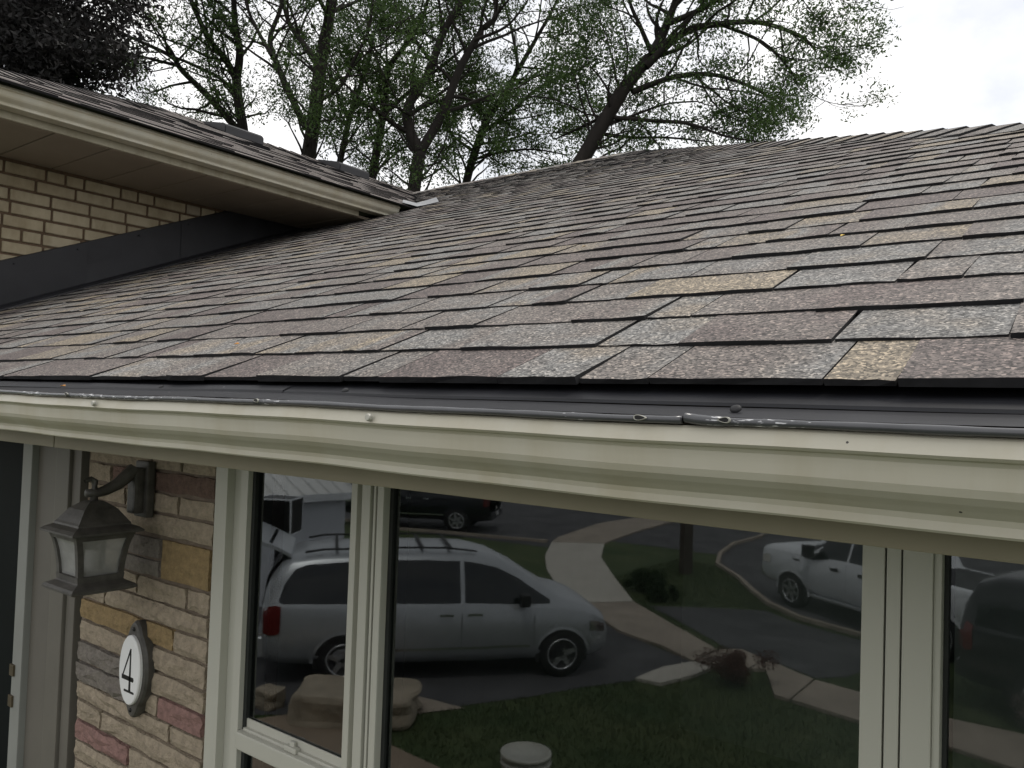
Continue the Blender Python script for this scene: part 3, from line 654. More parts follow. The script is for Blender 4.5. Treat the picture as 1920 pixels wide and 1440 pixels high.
def stone(x0, x1, z0, z1, c):
    """split-face block: coarse grid front with chipped relief and broken edges"""
    nx = max(3, min(9, int((x1 - x0) / .05))); nz = 3; V = []; rough = .013 if c != 'y' or z1 - z0 < .09 else .003
    if z0 > -.6: rough *= .55
    if c == 'g' and z0 < -.8: rough = .022
    for j in range(nz + 1):
        for i in range(nx + 1):
            e = (i in (0, nx)) or (j in (0, nz)); a, b = i / nx, j / nz
            xx = x0 + (x1 - x0) * a; zz = z0 + (z1 - z0) * b
            if i in (0, nx) and 0 < j < nz: xx += rk.uniform(-.004, .004)
            if j in (0, nz) and 0 < i < nx: zz += rk.uniform(-.003, .003)
            d = (.002 - rk.uniform(0, .55) * rough if e else -rk.uniform(0, .9) * rough)
            if 0 < i < nx: xx += rk.uniform(-.2, .2) * (x1 - x0) / nx
            V.append((xx, SY + d, E + zz))
    k = len(V)
    ring = [i for i in range(nx + 1)] + [j * (nx + 1) + nx for j in range(1, nz + 1)] + [nz * (nx + 1) + i for i in range(nx - 1, -1, -1)] + [j * (nx + 1) for j in range(nz - 1, 0, -1)]
    Fc = []
    for j in range(nz):
        for i in range(nx):
            q = j * (nx + 1) + i; Fc += ([(q, q + 1, q + nx + 2), (q, q + nx + 2, q + nx + 1)] if rk.random() < .5 else [(q, q + 1, q + nx + 1), (q + 1, q + nx + 2, q + nx + 1)])
    for i in ring: V.append((V[i][0], SY + .03, V[i][2]))
    n = len(ring)
    for i in range(n): Fc.append((ring[i], k + i, k + (i + 1) % n, ring[(i + 1) % n]))
    hsub(meshobj('stone', V, Fc, MT['stone_' + c]), sw)
for z0, z1, L_ in ROWS:
    for x0, x1, c in L_: stone(x0, x1, z0, z1, c)
# rest of the facade: wall under and beside the windows, wing front, back
hp(box('wall', -2.165, XE - .5, SY + .05, SY + .25, .2, E - 1.75, MT['mortar2']))
hp(box('wall', .9, XE - .5, SY + .05, SY + .25, E - 1.75, E - .125, MT['mortar2']))
hp(box('lintel', -2.165, .9, SY + .015, SY + .2, E - .165, E - .125, MT['vinyl']))
hp(box('foundation', -9.6, XE - .5, SY + .26, 12.6, 0, .9, MT['mortar2']))
# ---- picture window
win = hp(empty('window')); win.matrix_parent_inverse = Matrix.Translation(-HO)
tag(win, 'wide front window with white frames reflecting the parked vehicles')
GLY = 1.44
def wb(name, x0, x1, z0, z1, y0, y1, m='vinyl', bev=.002): return hsub(box(name, x0, x1, y0, y1, E + z0, E + z1, MT[m], None, bev), win)
ZB, ZT = -1.75, -.165
# left jamb
wb('frame', -2.165, -2.105, ZB, ZT, 1.398, 1.52); wb('frame', -2.105, -2.058, ZB, ZT, 1.424, 1.52); wb('sash', -2.058, -2.024, ZB, ZT, 1.412, 1.50)
wb('seal', -2.024, -2.010, ZB, ZT, 1.428, 1.49, 'vinyl_seal', 0); 
# first mullion, stepped mouldings
wb('mullion', -1.582, -1.560, ZB, ZT, 1.412, 1.50); wb('mullion', -1.560, -1.536, ZB, ZT, 1.428, 1.51); wb('mullion', -1.536, -1.506, ZB, ZT, 1.406, 1.51)
wb('seal', -1.506, -1.500, ZB, ZT, 1.425, 1.5, 'vinyl_seal', 0); wb('mullion', -1.500, -1.492, ZB, ZT, 1.412, 1.5); wb('seal', -1.492, -1.4845, ZB, ZT, 1.428, 1.5, 'vinyl_seal', 0)
wb('mullion', -1.4845, -1.462, ZB, ZT, 1.410, 1.5, bev=.004); wb('seal', -1.462, -1.450, ZB, ZT, 1.432, 1.49, 'vinyl_seal', 0)
# second mullion
wb('mullion', -.345, -.3105, ZB, ZT, 1.408, 1.5, bev=.003); wb('seal', -.3105, -.3075, ZB, ZT, 1.418, 1.5, 'vinyl_seal', 0); wb('mullion', -.3075, -.286, ZB, ZT, 1.406, 1.5, bev=.003)
wb('seal', -.286, -.2835, ZB, ZT, 1.416, 1.5, 'vinyl_seal', 0); wb('mullion', -.2835, -.240, ZB, ZT, 1.404, 1.5, bev=.004); wb('mullion', -.240, -.2285, ZB, ZT, 1.410, 1.5, bev=.004); wb('seal', -.2285, -.222, ZB, ZT, 1.43, 1.49, 'vinyl_seal', 0)
# right end
wb('frame', .78, .9, ZB, ZT, 1.40, 1.52); wb('sash', .74, .78, ZB, ZT, 1.412, 1.5)
# head, sill, meeting rail
wb('head', -2.024, .74, ZT - .022, ZT, 1.418, 1.5); wb('sill', -2.19, .92, ZB - .06, ZB, 1.36, 1.5, bev=.006); wb('sash', -2.024, .74, ZB, ZB + .05, 1.42, 1.5)
rail = wb('sash_rail', -2.024, -1.582, -.992, -.942, 1.405, 1.50, bev=.006); wb('sash_rail', -2.012, -1.582, -.942, -.934, 1.422, 1.49); wb('glazing_ledge', -2.012, -1.582, -.934, -.910, 1.4325, 1.4375, 'vinyl', .001)
wb('latch', -1.815, -1.765, -.941, -.926, 1.414, 1.43, bev=.004); wb('latch', -1.80, -1.78, -.93, -.914, 1.42, 1.431, bev=.004)
for x0, x1, z0, z1 in ((-2.012, -1.5815, -.934, ZT - .02), (-2.012, -1.5815, ZB + .05, -.992), (-1.452, -.344, ZB + .05, ZT - .02), (-.224, .74, ZB + .05, ZT - .02)):
    hsub(quad('pane', [(x0, GLY, E + z0), (x1, GLY, E + z0), (x1, GLY, E + z1), (x0, GLY, E + z1)], MT['glass']), win)
# room behind the glass
rm = meshobj('room', [(x, y, z) for x in (-2.9, 1.4) for y in (1.58, 6.2) for z in (E - 2.55, E - .13)], [(0, 1, 3, 2), (4, 6, 7, 5), (2, 3, 7, 6), (0, 2, 6, 4), (1, 5, 7, 3)], MT['room']); hp(rm)
# ---- door bay at the left
dr = hp(box('door', -4.25, -3.51, 1.46, 1.50, .9, E - .2, MT['door'], None, .003)); tag(dr, 'dark glazed storm door in trim darkened for the eave shade')
hsub(box('door_frame', -3.508, -3.425, 1.40, 1.52, .9, E - .16, MT['doortrim_l'], None, .004), dr); hsub(box('door_frame', -3.425, -3.23, 1.425, 1.52, .9, E - .16, MT['doortrim'], None, .003), dr)
hsub(box('door_frame', -3.228, -3.12, 1.405, 1.52, .9, E - .16, MT['doortrim'], None, .006), dr); hsub(box('door_frame', -3.118, -3.055, 1.418, 1.52, .9, E - .16, MT['doortrim'], None, .004), dr)
hsub(box('door_frame', -3.05, -2.98, 1.445, 1.55, .9, E - .16, MT['doortrim'], None, .004), dr)
hsub(box('door_head', -4.35, -2.98, 1.44, 1.55, E - .16, E - .125, MT['doortrim']), dr)
for zz in (-1.09, -1.21): hsub(box('hinge', -3.512, -3.478, 1.392, 1.402, E + zz - .022, E + zz + .022, MT['brass'], None, .002), dr)
hp(box('wall', -5.3, -4.26, 1.45, 1.6, .2, E - .125, MT['mortar2'])); hp(box('wall', -4.26, -2.98, 1.56, 1.7, .2, E - .125, MT['room']))

# ------------------------------------------------------------------ wall lantern
lan = tag(empty('wall_lantern', (-2.535, 1.39, E - .30)), 'black wall lantern with frosted panes hanging from a curved arm on the stone', 'lantern')
LO = Vector((-2.535, 1.39, E - .30))
def lsub(o, par=None):
    if par is None: o.parent = lan; o.matrix_parent_inverse = Matrix.Translation(-LO)
    else: o.parent = par; o.matrix_parent_inverse = Matrix.Identity(4)
    return o
LX, LY = -2.535, 1.22
def sq_loft(name, prof, m, cx=LX, cy=LY, cap=True):
    V = []; Fc = []
    for h, z in prof: V += [(cx - h, cy - h, E + z), (cx + h, cy - h, E + z), (cx + h, cy + h, E + z), (cx - h, cy + h, E + z)]
    for i in range(len(prof) - 1):
        for k in range(4): Fc.append((i * 4 + k, i * 4 + (k + 1) % 4, i * 4 + 4 + (k + 1) % 4, i * 4 + 4 + k))
    if cap: Fc += [(3, 2, 1, 0), tuple((len(prof) - 1) * 4 + k for k in range(4))]
    return meshobj(name, V, Fc, m)
lsub(box('wall_plate', -2.575, -2.497, 1.368, 1.394, E - .385, E - .205, MT['lantern'], None, .006))
lsub(box('plate_box', -2.560, -2.512, 1.335, 1.37, E - .372, E - .225, MT['lantern'], None, .01))
V, Fc = [], []
tube(V, Fc, [(LX, 1.345, E - .232), (LX, 1.32, E - .252), (LX, 1.29, E - .276), (LX, 1.255, E - .293), (LX, 1.225, E - .300), (LX, 1.195, E - .298)], .024, .0125, 8)
lsub(meshobj('arm', V, Fc, MT['lantern'], None, smooth=True))
V, Fc = [], []
tube(V, Fc, [(LX, LY - .03, E - .262), (LX, LY - .012, E - .255), (LX, LY, E - .262), (LX, LY, E - .30), (LX, LY, E - .335)], .007, .013, 8)
lsub(meshobj('hook', V, Fc, MT['lantern'], None, smooth=True))
rf = lsub(sq_loft('lantern_roof', [(.020, -.322), (.032, -.330), (.050, -.345), (.062, -.362), (.074, -.380), (.079, -.386), (.080, -.392), (.098, -.400), (.108, -.408), (.108, -.414), (.092, -.418)], MT['lantern']))
# tapered cage: four curved posts, top and bottom rails, four panes
for sx in (-1, 1):
    for sy in (-1, 1):
        V = []; Fc = []; prof = [(.090, -.418), (.082, -.440), (.076, -.470), (.071, -.51), (.068, -.555)]
        for h, z in prof:
            for ax, ay in ((0, 0), (-.017, 0), (-.017, -.017), (0, -.017)): V.append((LX + sx * (h + ax), LY + sy * (h + ay), E + z))
        for i in range(4):
            for k in range(4): Fc.append((i * 4 + k, i * 4 + (k + 1) % 4, i * 4 + 4 + (k + 1) % 4, i * 4 + 4 + k))
        lsub(meshobj('post', V, Fc, MT['lantern']))
lsub(sq_loft('rail', [(.089, -.416), (.0855, -.432), (.080, -.433), (.083, -.416)], MT['lantern'], cap=False)); lsub(sq_loft('rail', [(.0705, -.541), (.0685, -.560), (.060, -.560), (.062, -.541)], MT['lantern'], cap=False))
for k in range(4):
    c, s = math.cos(k * math.pi / 2), math.sin(k * math.pi / 2); V = []; Fc = []
    prof = [(.081, -.425), (.074, -.445), (.068, -.472), (.063, -.51), (.060, -.55)]
    for h, z in prof:
        for t in (-1, 1): a, b = h, t * (h - .006); V.append((LX + a * c - b * s, LY + a * s + b * c, E + z))
    Fc = [(i * 2, i * 2 + 1, i * 2 + 3, i * 2 + 2) for i in range(4)]
    lsub(meshobj('pane', V, Fc, MT['frost']))
V, Fc = [], []; tube(V, Fc, [(LX, LY, E - .42), (LX, LY, E - .47)], .016, .018, 10); lsub(meshobj('socket', V, Fc, MT['lantern'], None, smooth=True))
V, Fc = [], []; tube(V, Fc, [(LX, LY, E - .47), (LX, LY, E - .485), (LX, LY, E - .515), (LX, LY, E - .535)], .014, .022, 12); lsub(meshobj('bulb', V, Fc, MT['plaque_white'], None, smooth=True))
lsub(sq_loft('base', [(.066, -.556), (.072, -.562), (.092, -.572), (.098, -.578), (.098, -.584), (.088, -.590)], MT['lantern']))
# ------------------------------------------------------------------ house number plaque
pq = tag(empty('house_number_plaque', (-2.535, 1.40, E - .872)), 'oval white plaque with black number 4 in a dark metal surround on the stone wall', 'plaque')
PO = Vector((-2.535, 1.40, E - .872))
def psub(o): o.parent = pq; o.matrix_parent_inverse = Matrix.Translation(-PO); return o
def oval(name, rings, m, ears=False):
    V = []; Fc = []; n = 48
    for a, b, y in rings:
        for i in range(n):
            t = 2 * math.pi * i / n; c, s = math.cos(t), math.sin(t); k = 1
            bb = b
            if ears: bb = b + .030 * max(0, abs(s) - .86) / .14 * 1.0
            V.append((PO.x + a * c, y, PO.z + bb * s))
    for j in range(len(rings) - 1): Fc += [(j * n + i, j * n + (i + 1) % n, (j + 1) * n + (i + 1) % n, (j + 1) * n + i) for i in range(n)]
    Fc.append(tuple((len(rings) - 1) * n + i for i in range(n)))
    return psub(meshobj(name, V, Fc, m, None))
oval('surround', [(.080, .124, 1.402), (.081, .125, 1.378), (.076, .119, 1.370), (.066, .112, 1.368)], MT['lantern'], True)
oval('face', [(.0635, .110, 1.3695), (.0635, .110, 1.360), (.060, .1065, 1.3565), (.056, .102, 1.356)], MT['plaque_white'])
def stroke(pts):  # polygon in (x,z) offsets, a raised enamel stroke
    V = [(PO.x + x, 1.3552, PO.z + z) for x, z in pts] + [(PO.x + x, 1.3575, PO.z + z) for x, z in pts]; n = len(pts)
    return V, [tuple(range(n))] + [(i, (i + 1) % n, n + (i + 1) % n, n + i) for i in range(n)]
V, Fc = [], []
for pts in ([(.006, .070), (.012, .070), (.016, -.063), (.004, -.063)], [(.006, .070), (.012, .066), (-.032, -.022), (-.040, -.026)], [(-.040, -.018), (.030, -.018), (.034, -.024), (.030, -.032), (-.040, -.032)], [(-.022, -.062), (.036, -.062), (.038, -.066), (.036, -.069), (-.022, -.069), (-.024, -.066)]):
    v, f = stroke(pts); o = len(V); V += v; Fc += [tuple(i + o for i in q) for q in f]
psub(meshobj('numeral', V, Fc, MT['ink']))
for sz in (1, -1):
    bm = bmesh.new(); bmesh.ops.create_uvsphere(bm, u_segments=10, v_segments=6, radius=.007); bmesh.ops.translate(bm, verts=bm.verts, vec=(PO.x, 1.369, PO.z + sz * .128)); psub(bmobj('screw', bm, MT['ink'], None, True))
# ------------------------------------------------------------------ fallen leaves
def fleaf(p, size, m, label, rz, tilt):
    V = []; Fc = []; out_ = [(0, 0), (.25, .22), (.6, .28), (1, 0), (.6, -.28), (.25, -.22)]
    c, s = math.cos(rz), math.sin(rz)
    for x, y in out_:
        X, Y = (x - .5) * size, y * size; V.append((X * c - Y * s, X * s + Y * c, .25 * size * abs(y) * 2 + (X * c * 0)))
    for v in list(V): V.append((v[0], v[1], v[2] - .0008))
    n = 6; Fc = [(0, 1, 2, 3), (0, 3, 4, 5), (6, 9, 8, 7), (6, 11, 10, 9)] + [(i, n + i, n + (i + 1) % n, (i + 1) % n) for i in range(n)]
    o = meshobj('fallen_leaf', V, Fc, m); o.location = p; o.rotation_euler = (tilt, 0, 0); return tag(o, label, 'leaf', 'dry leaves fallen on the roof')
fleaf((-1.606, 1.074, E + .128), .016, MT['leaf_or'], 'small orange dry leaf lying on the second row of shingles at left', .3, .39)
fleaf((-.448, 1.635, E + .362), .013, MT['leaf_ye'], 'tiny yellow leaf on a tan shingle at upper right', 1.2, .39)
fleaf((-1.178, 1.845, E + .449), .014, MT['leaf_tan'], 'tan leaf crumb on a shingle halfway up the slope', .8, .39)
fleaf((-1.91, .838, E + .020), .017, MT['leaf_or'], 'orange leaf caught on the charcoal gutter guard at far left', .2, .2)

# ------------------------------------------------------------------ trees behind the house
TREES = {
'A':[
  (0.22,0.15,[(-15.19, 10.13, 0.0), (-15.2, 10.23, 8.65), (-15.26, 10.15, 9.57), (-15.35, 10.05, 10.26), (-15.39, 10.0, 10.77)]),
  (0.13,0.05,[(-15.39, 10.0, 10.77), (-15.2, 9.93, 11.23), (-15.14, 9.75, 11.78), (-15.05, 9.58, 12.65), (-14.99, 9.4, 13.56)]),
  (0.12,0.05,[(-15.39, 10.0, 10.77), (-15.43, 9.72, 11.09), (-15.53, 9.39, 11.42), (-15.58, 9.09, 11.91), (-15.6, 8.82, 12.41), (-15.6, 8.55, 13.12)]),
  (0.13,0.03,[(-15.27, 10.14, 9.51), (-15.74, 9.69, 10.22), (-16.23, 9.23, 10.84), (-16.38, 9.04, 11.12), (-16.97, 8.52, 11.45), (-17.47, 8.06, 11.75)]),
  (0.07,0.02,[(-15.36, 10.04, 10.37), (-15.53, 9.69, 10.68), (-15.9, 9.19, 10.91), (-16.07, 8.84, 11.03), (-16.03, 8.65, 11.4), (-16.12, 8.37, 11.77)]),
  (0.06,0.02,[(-16.43, 9.2, 10.99), (-16.47, 8.74, 10.95), (-16.57, 8.22, 10.92), (-16.53, 7.82, 10.85)]),
],
'B':[
  (0.3,0.2,[(-13.51, 10.2, 0.0), (-13.49, 10.3, 8.08), (-13.35, 10.38, 8.74), (-13.22, 10.43, 9.83), (-13.16, 10.45, 10.72)]),
  (0.17,0.07,[(-13.16, 10.45, 10.72), (-13.02, 10.45, 11.33), (-12.87, 10.47, 11.9), (-12.74, 10.47, 12.57), (-12.65, 10.42, 13.5)]),
  (0.11,0.04,[(-13.23, 10.39, 10.75), (-13.7, 10.33, 11.32), (-14.09, 10.32, 11.78), (-14.44, 10.34, 12.58), (-14.8, 10.34, 13.5)]),
  (0.12,0.04,[(-13.38, 10.34, 9.39), (-13.73, 10.19, 10.08), (-14.1, 10.03, 10.88), (-14.27, 10.02, 11.37), (-14.23, 10.19, 11.97), (-14.23, 10.31, 12.67), (-14.39, 10.3, 13.58)]),
  (0.07,0.03,[(-13.94, 9.85, 10.83), (-14.38, 9.75, 11.49), (-14.73, 9.73, 12.07), (-15.03, 9.73, 12.94)]),
  (0.07,0.03,[(-13.17, 10.47, 9.94), (-12.68, 10.62, 10.22), (-12.35, 10.65, 10.69), (-12.01, 10.67, 11.16), (-11.81, 10.6, 11.71)]),
],
'C':[
  (0.16,0.1,[(-15.25, 12.61, 0.0), (-15.23, 12.71, 9.15), (-15.13, 12.76, 9.8), (-15.01, 12.82, 10.51), (-14.91, 12.87, 10.96)]),
  (0.09,0.03,[(-14.91, 12.87, 10.96), (-14.65, 13.06, 12.01), (-14.55, 13.13, 12.79), (-14.23, 13.38, 13.33), (-14.1, 13.47, 14.25)]),
  (0.07,0.02,[(-14.98, 12.83, 10.64), (-15.03, 12.44, 11.23), (-14.95, 12.14, 11.74)]),
  (0.06,0.02,[(-14.91, 12.88, 10.89), (-14.19, 12.93, 11.15), (-13.55, 12.91, 11.32)]),
],
'D':[
  (0.22,0.13,[(-13.87, 12.42, 0.0), (-13.86, 12.52, 8.41), (-13.77, 12.56, 9.15), (-13.64, 12.62, 10.19), (-13.57, 12.66, 10.62)]),
  (0.11,0.04,[(-13.57, 12.66, 10.62), (-13.34, 12.5, 11.37), (-12.87, 12.54, 11.82), (-12.38, 12.6, 12.43), (-12.09, 12.49, 13.19)]),
  (0.09,0.03,[(-13.61, 12.64, 10.43), (-12.83, 12.92, 11.04), (-12.13, 13.15, 11.5), (-11.6, 13.25, 11.83)]),
  (0.07,0.02,[(-13.57, 12.63, 11.1), (-13.99, 12.71, 11.85), (-14.4, 12.81, 12.49), (-14.56, 13.08, 13.42)]),
  (0.06,0.02,[(-13.7, 12.57, 10.18), (-14.17, 12.69, 10.69), (-14.77, 12.71, 11.01)]),
],
'E':[
  (0.24,0.19,[(-11.34, 11.25, 0.0), (-11.33, 11.35, 7.4), (-11.26, 11.37, 8.19), (-11.19, 11.4, 8.82)]),
  (0.16,0.06,[(-11.19, 11.4, 8.82), (-11.42, 11.34, 9.27), (-11.52, 11.37, 9.79), (-11.29, 11.65, 10.48), (-11.11, 11.88, 11.4), (-10.89, 12.16, 12.11), (-10.8, 12.32, 12.94), (-10.83, 12.39, 13.88)]),
  (0.16,0.05,[(-11.18, 11.41, 8.82), (-10.9, 11.73, 9.67), (-10.73, 11.98, 10.58), (-10.47, 12.3, 11.4), (-10.31, 12.56, 11.81), (-10.42, 12.59, 12.5), (-10.42, 12.71, 13.34)]),
  (0.06,0.02,[(-11.35, 11.25, 9.55), (-11.32, 10.81, 9.57), (-11.27, 10.38, 9.47)]),
  (0.06,0.02,[(-10.34, 11.96, 11.07), (-9.7, 12.15, 11.25), (-9.23, 12.2, 11.66)]),
],
'F':[
  (0.2,0.13,[(-12.51, 14.1, 0.0), (-12.49, 14.2, 8.36), (-12.39, 14.24, 9.18), (-12.19, 14.36, 10.06), (-12.01, 14.47, 10.63)]),
  (0.11,0.03,[(-12.01, 14.47, 10.63), (-11.81, 14.69, 11.1), (-11.53, 14.95, 11.83), (-11.21, 15.23, 12.65), (-10.91, 15.51, 13.49), (-10.77, 15.66, 14.36)]),
  (0.09,0.03,[(-12.06, 14.45, 10.32), (-11.77, 14.83, 10.72), (-11.24, 15.38, 11.47), (-10.59, 16.03, 11.98), (-10.28, 16.43, 12.33)]),
  (0.07,0.02,[(-11.45, 14.85, 11.78), (-11.75, 14.94, 12.78), (-12.09, 15.01, 13.68), (-12.32, 15.15, 14.6)]),
  (0.07,0.02,[(-12.26, 14.32, 9.81), (-12.96, 14.34, 10.32), (-13.42, 14.53, 10.86)]),
  (0.06,0.02,[(-12.3, 14.29, 9.62), (-11.55, 14.44, 9.72), (-10.77, 14.62, 9.7), (-10.01, 14.79, 9.5)]),
  (0.06,0.02,[(-12.16, 14.39, 10.0), (-11.74, 14.86, 10.16), (-11.21, 15.41, 10.45)]),
],
'G':[
  (0.3,0.2,[(-8.83, 12.55, 0.0), (-8.77, 12.65, 7.78), (-8.36, 12.94, 8.64), (-8.06, 13.14, 9.32), (-7.74, 13.36, 10.02)]),
  (0.18,0.05,[(-7.74, 13.36, 10.02), (-7.34, 13.76, 10.8), (-7.17, 13.99, 11.42), (-7.06, 14.18, 12.1), (-6.96, 14.34, 13.1)]),
  (0.13,0.03,[(-7.41, 13.58, 10.44), (-6.85, 13.99, 11.11), (-6.29, 14.42, 11.31), (-5.68, 14.88, 11.36), (-5.07, 15.36, 11.13), (-4.83, 15.56, 10.86)]),
  (0.1,0.03,[(-7.1, 13.79, 11.27), (-6.53, 13.98, 11.45), (-5.97, 14.14, 11.72), (-5.35, 14.37, 11.89), (-4.67, 14.65, 11.9)]),
  (0.1,0.025,[(-7.61, 13.45, 9.95), (-6.98, 13.9, 10.25), (-6.41, 14.31, 10.32), (-5.84, 14.74, 10.13), (-5.32, 15.13, 9.79)]),
  (0.07,0.02,[(-7.89, 13.26, 9.45), (-7.27, 13.43, 9.33), (-6.53, 13.69, 9.2), (-5.89, 13.88, 8.91), (-5.34, 14.0, 8.75)]),
  (0.07,0.02,[(-7.98, 13.19, 9.5), (-8.66, 13.33, 9.43), (-9.37, 13.44, 9.34)]),
  (0.06,0.02,[(-8.15, 13.07, 9.14), (-7.79, 13.71, 9.18), (-7.31, 14.45, 9.3), (-6.75, 15.24, 9.34)]),
  (0.05,0.02,[(-8.1, 13.11, 9.24), (-7.59, 13.54, 9.53), (-7.12, 13.93, 9.77), (-6.65, 14.34, 9.86)]),
  (0.08,0.03,[(-7.32, 13.65, 10.7), (-7.42, 13.35, 11.13), (-7.51, 13.07, 11.54), (-7.51, 12.84, 12.15)]),
  (0.06,0.02,[(-6.28, 14.41, 11.3), (-5.75, 15.24, 11.13), (-5.44, 15.9, 10.76), (-5.42, 16.33, 10.59)]),
],
'P':[
  (0.25,0.2,[(-15.25, 5.77, 0.0), (-15.25, 5.87, 6.72), (-15.24, 5.83, 7.83), (-15.19, 5.84, 8.57)]),
  (0.12,0.04,[(-15.19, 5.84, 8.57), (-15.48, 5.65, 9.5), (-15.85, 5.41, 10.44), (-16.07, 5.27, 11.58)]),
  (0.12,0.04,[(-15.19, 5.84, 8.57), (-15.38, 6.04, 9.62), (-15.64, 6.18, 10.8), (-15.9, 6.31, 12.13)]),
  (0.1,0.03,[(-15.19, 5.84, 8.57), (-15.12, 6.21, 9.33), (-15.12, 6.54, 10.03), (-15.22, 6.78, 10.74)]),
  (0.08,0.03,[(-15.19, 5.83, 8.75), (-14.84, 6.1, 9.05), (-14.48, 6.38, 9.25)]),
  (0.08,0.03,[(-15.19, 5.83, 8.75), (-15.45, 5.49, 9.06), (-15.77, 5.11, 9.28)]),
],

}
def leaf_mesh(name, C, rng_, size, m, parent, flat_=0.0, tone_c=None):
    n = len(C); r = np.random.default_rng(rng_)
    a = r.normal(size=(n, 3)); a /= np.linalg.norm(a, axis=1)[:, None]
    b = np.cross(a, r.normal(size=(n, 3))); b /= np.linalg.norm(b, axis=1)[:, None]
    s = size * r.uniform(.6, 1.35, n)[:, None]; a = a * s; b = b * s * .42
    c = np.asarray(C); nrm = np.cross(a, b); nrm /= np.linalg.norm(nrm, axis=1)[:, None]; bend = nrm * s * .14
    P = np.stack([c - a, c + b * .9 + bend, c + a, c - b * .9 + bend], 1).reshape(-1, 3)
    me = bpy.data.meshes.new(name); me.vertices.add(4 * n); me.vertices.foreach_set('co', P.astype(np.float32).ravel())
    me.loops.add(4 * n); me.loops.foreach_set('vertex_index', np.arange(4 * n, dtype=np.int32)); me.polygons.add(n)
    me.polygons.foreach_set('loop_start', np.arange(0, 4 * n, 4, dtype=np.int32)); me.polygons.foreach_set('loop_total', np.full(n, 4, dtype=np.int32))
    t = r.uniform(0, 1, n) * .6 + (np.asarray(tone_c) if tone_c is not None else r.uniform(0, .4, n)); at = me.attributes.new('tone', 'FLOAT', 'POINT'); at.data.foreach_set('value', np.repeat(np.clip(t, 0, 1), 4).astype(np.float32))
    me.materials.append(m); me.update(calc_edges=True); me.validate()
    return link(bpy.data.objects.new(name, me), parent)
def make_tree(key, label, name, seed, leaf, dens, lmat, sec_len=(1.1, 2.3), spray=.20, start=.12, keep=.68):
    rg = random.Random(seed); limbs = TREES[key]
    root = tag(empty(name, limbs[0][2][0]), label, 'tree', 'trees behind the house'); inv = Matrix.Translation(-Vector(limbs[0][2][0]))
    V, Fc = [], []; BVv, BFf = [], []; leaves = []; tones = []
    def smooth_pts(pts, n=5):
        P = [Vector(p) for p in pts]; o = []
        for i in range(len(P) - 1):
            p0, p1, p2, p3 = P[max(i - 1, 0)], P[i], P[i + 1], P[min(i + 2, len(P) - 1)]
            for k in range(n):
                t = k / n; o.append(.5 * ((2 * p1) + (p2 - p0) * t + (2 * p0 - 5 * p1 + 4 * p2 - p3) * t * t + (3 * p1 - p0 - 3 * p2 + p3) * t ** 3))
        o.append(P[-1]); return o
    def rv(): 
        v = Vector((rg.gauss(0, 1), rg.gauss(0, 1), rg.gauss(0, 1))); return v.normalized()
    def wander(p, d, length, seg, wig):
        o = [p]; 
        for i in range(seg):
            d = (d + rv() * wig + Vector((0, 0, .06))).normalized(); p = p + d * length / seg; o.append(p)
        return o
    def spray_at(p, tone):
        n = max(3, int(dens * 1.55 * rg.uniform(.5, 1.5)))
        q = rv() * .16
        for _ in range(n):
            w_ = rv() * (rg.random() ** .45 * spray * 1.55); leaves.append(tuple(p + q + Vector((w_.x, w_.y, w_.z * .6)))); tones.append(tone)
    for li, (r0, r1, pts) in enumerate(limbs):
        if li == 0:
            a, b = Vector(pts[1]), Vector(pts[2]); sl_ = (b - a) / max(.1, b.z - a.z)
            pts = [tuple(Vector((a.x - sl_.x * (a.z - z) * (.45 + .55 * z / a.z), a.y - sl_.y * (a.z - z) * (.45 + .55 * z / a.z), z))) for z in (0, a.z * .3, a.z * .6, a.z * .82)] + list(pts[1:])
            root.location = pts[0]; inv = Matrix.Translation(-Vector(pts[0])); r_trunk = r1
        elif li == 1: r0 = r_trunk
        sp = smooth_pts(pts)
        tube(V, Fc, sp, r0 * .64, r1 * .66, 9)
        n = len(sp); tot = sum((sp[i + 1] - sp[i]).length for i in range(n - 1))
        st_ = .62 if li == 0 else start; cnt = max(4, int(tot * (1 - st_) / .27))
        for c in range(cnt):
            f = st_ + (1 - st_) * (c + rg.random()) / cnt; i = min(n - 2, int(f * (n - 1))); p = sp[i].lerp(sp[i + 1], f * (n - 1) - i)
            d0 = (sp[i + 1] - sp[i]).normalized(); side = d0.cross(rv()).normalized()
            d = (d0 * rg.uniform(.35, .9) + side * rg.uniform(.7, 1.2) + Vector((0, 0, .12))).normalized()
            ln = rg.uniform(*sec_len) * (1.15 - .35 * f); rr = max(.010, (r0 + (r1 - r0) * f) * .33) if li else .03
            b = wander(p, d, ln, 6, .26); tube(BVv, BFf, b, rr, .006, 5)
            for k in range(5):
                t = rg.uniform(.45, 1); j = min(5, int(t * 6)); pp = b[j].lerp(b[j + 1], t * 6 - j) if j < 6 else b[-1]
                d2 = ((b[min(j + 1, 6)] - b[max(j - 1, 0)]).normalized() * .7 + rv() * .9).normalized(); tw = wander(pp, d2, rg.uniform(.45, 1.05), 4, .3)
                tube(BVv, BFf, tw, .008, .003, 3); tone = rg.uniform(0, .4)
                if rg.random() > keep: continue
                for q in tw[1:]:
                    if rg.random() < .8: spray_at(q, tone)
            spray_at(b[-1], .3)
        for _ in range(3): spray_at(sp[-1] + rv() * .3, .3) if li else None
    for o in (meshobj('trunk', V, Fc, MT['bark'], None, smooth=True), tag(meshobj('branch', BVv, BFf, MT['bark'], None), kind='stuff'), leaf_mesh('crown', leaves, seed, leaf, lmat, None, tone_c=tones)):
        o.parent = root; o.matrix_parent_inverse = inv
    return len(leaves)
NL = {}
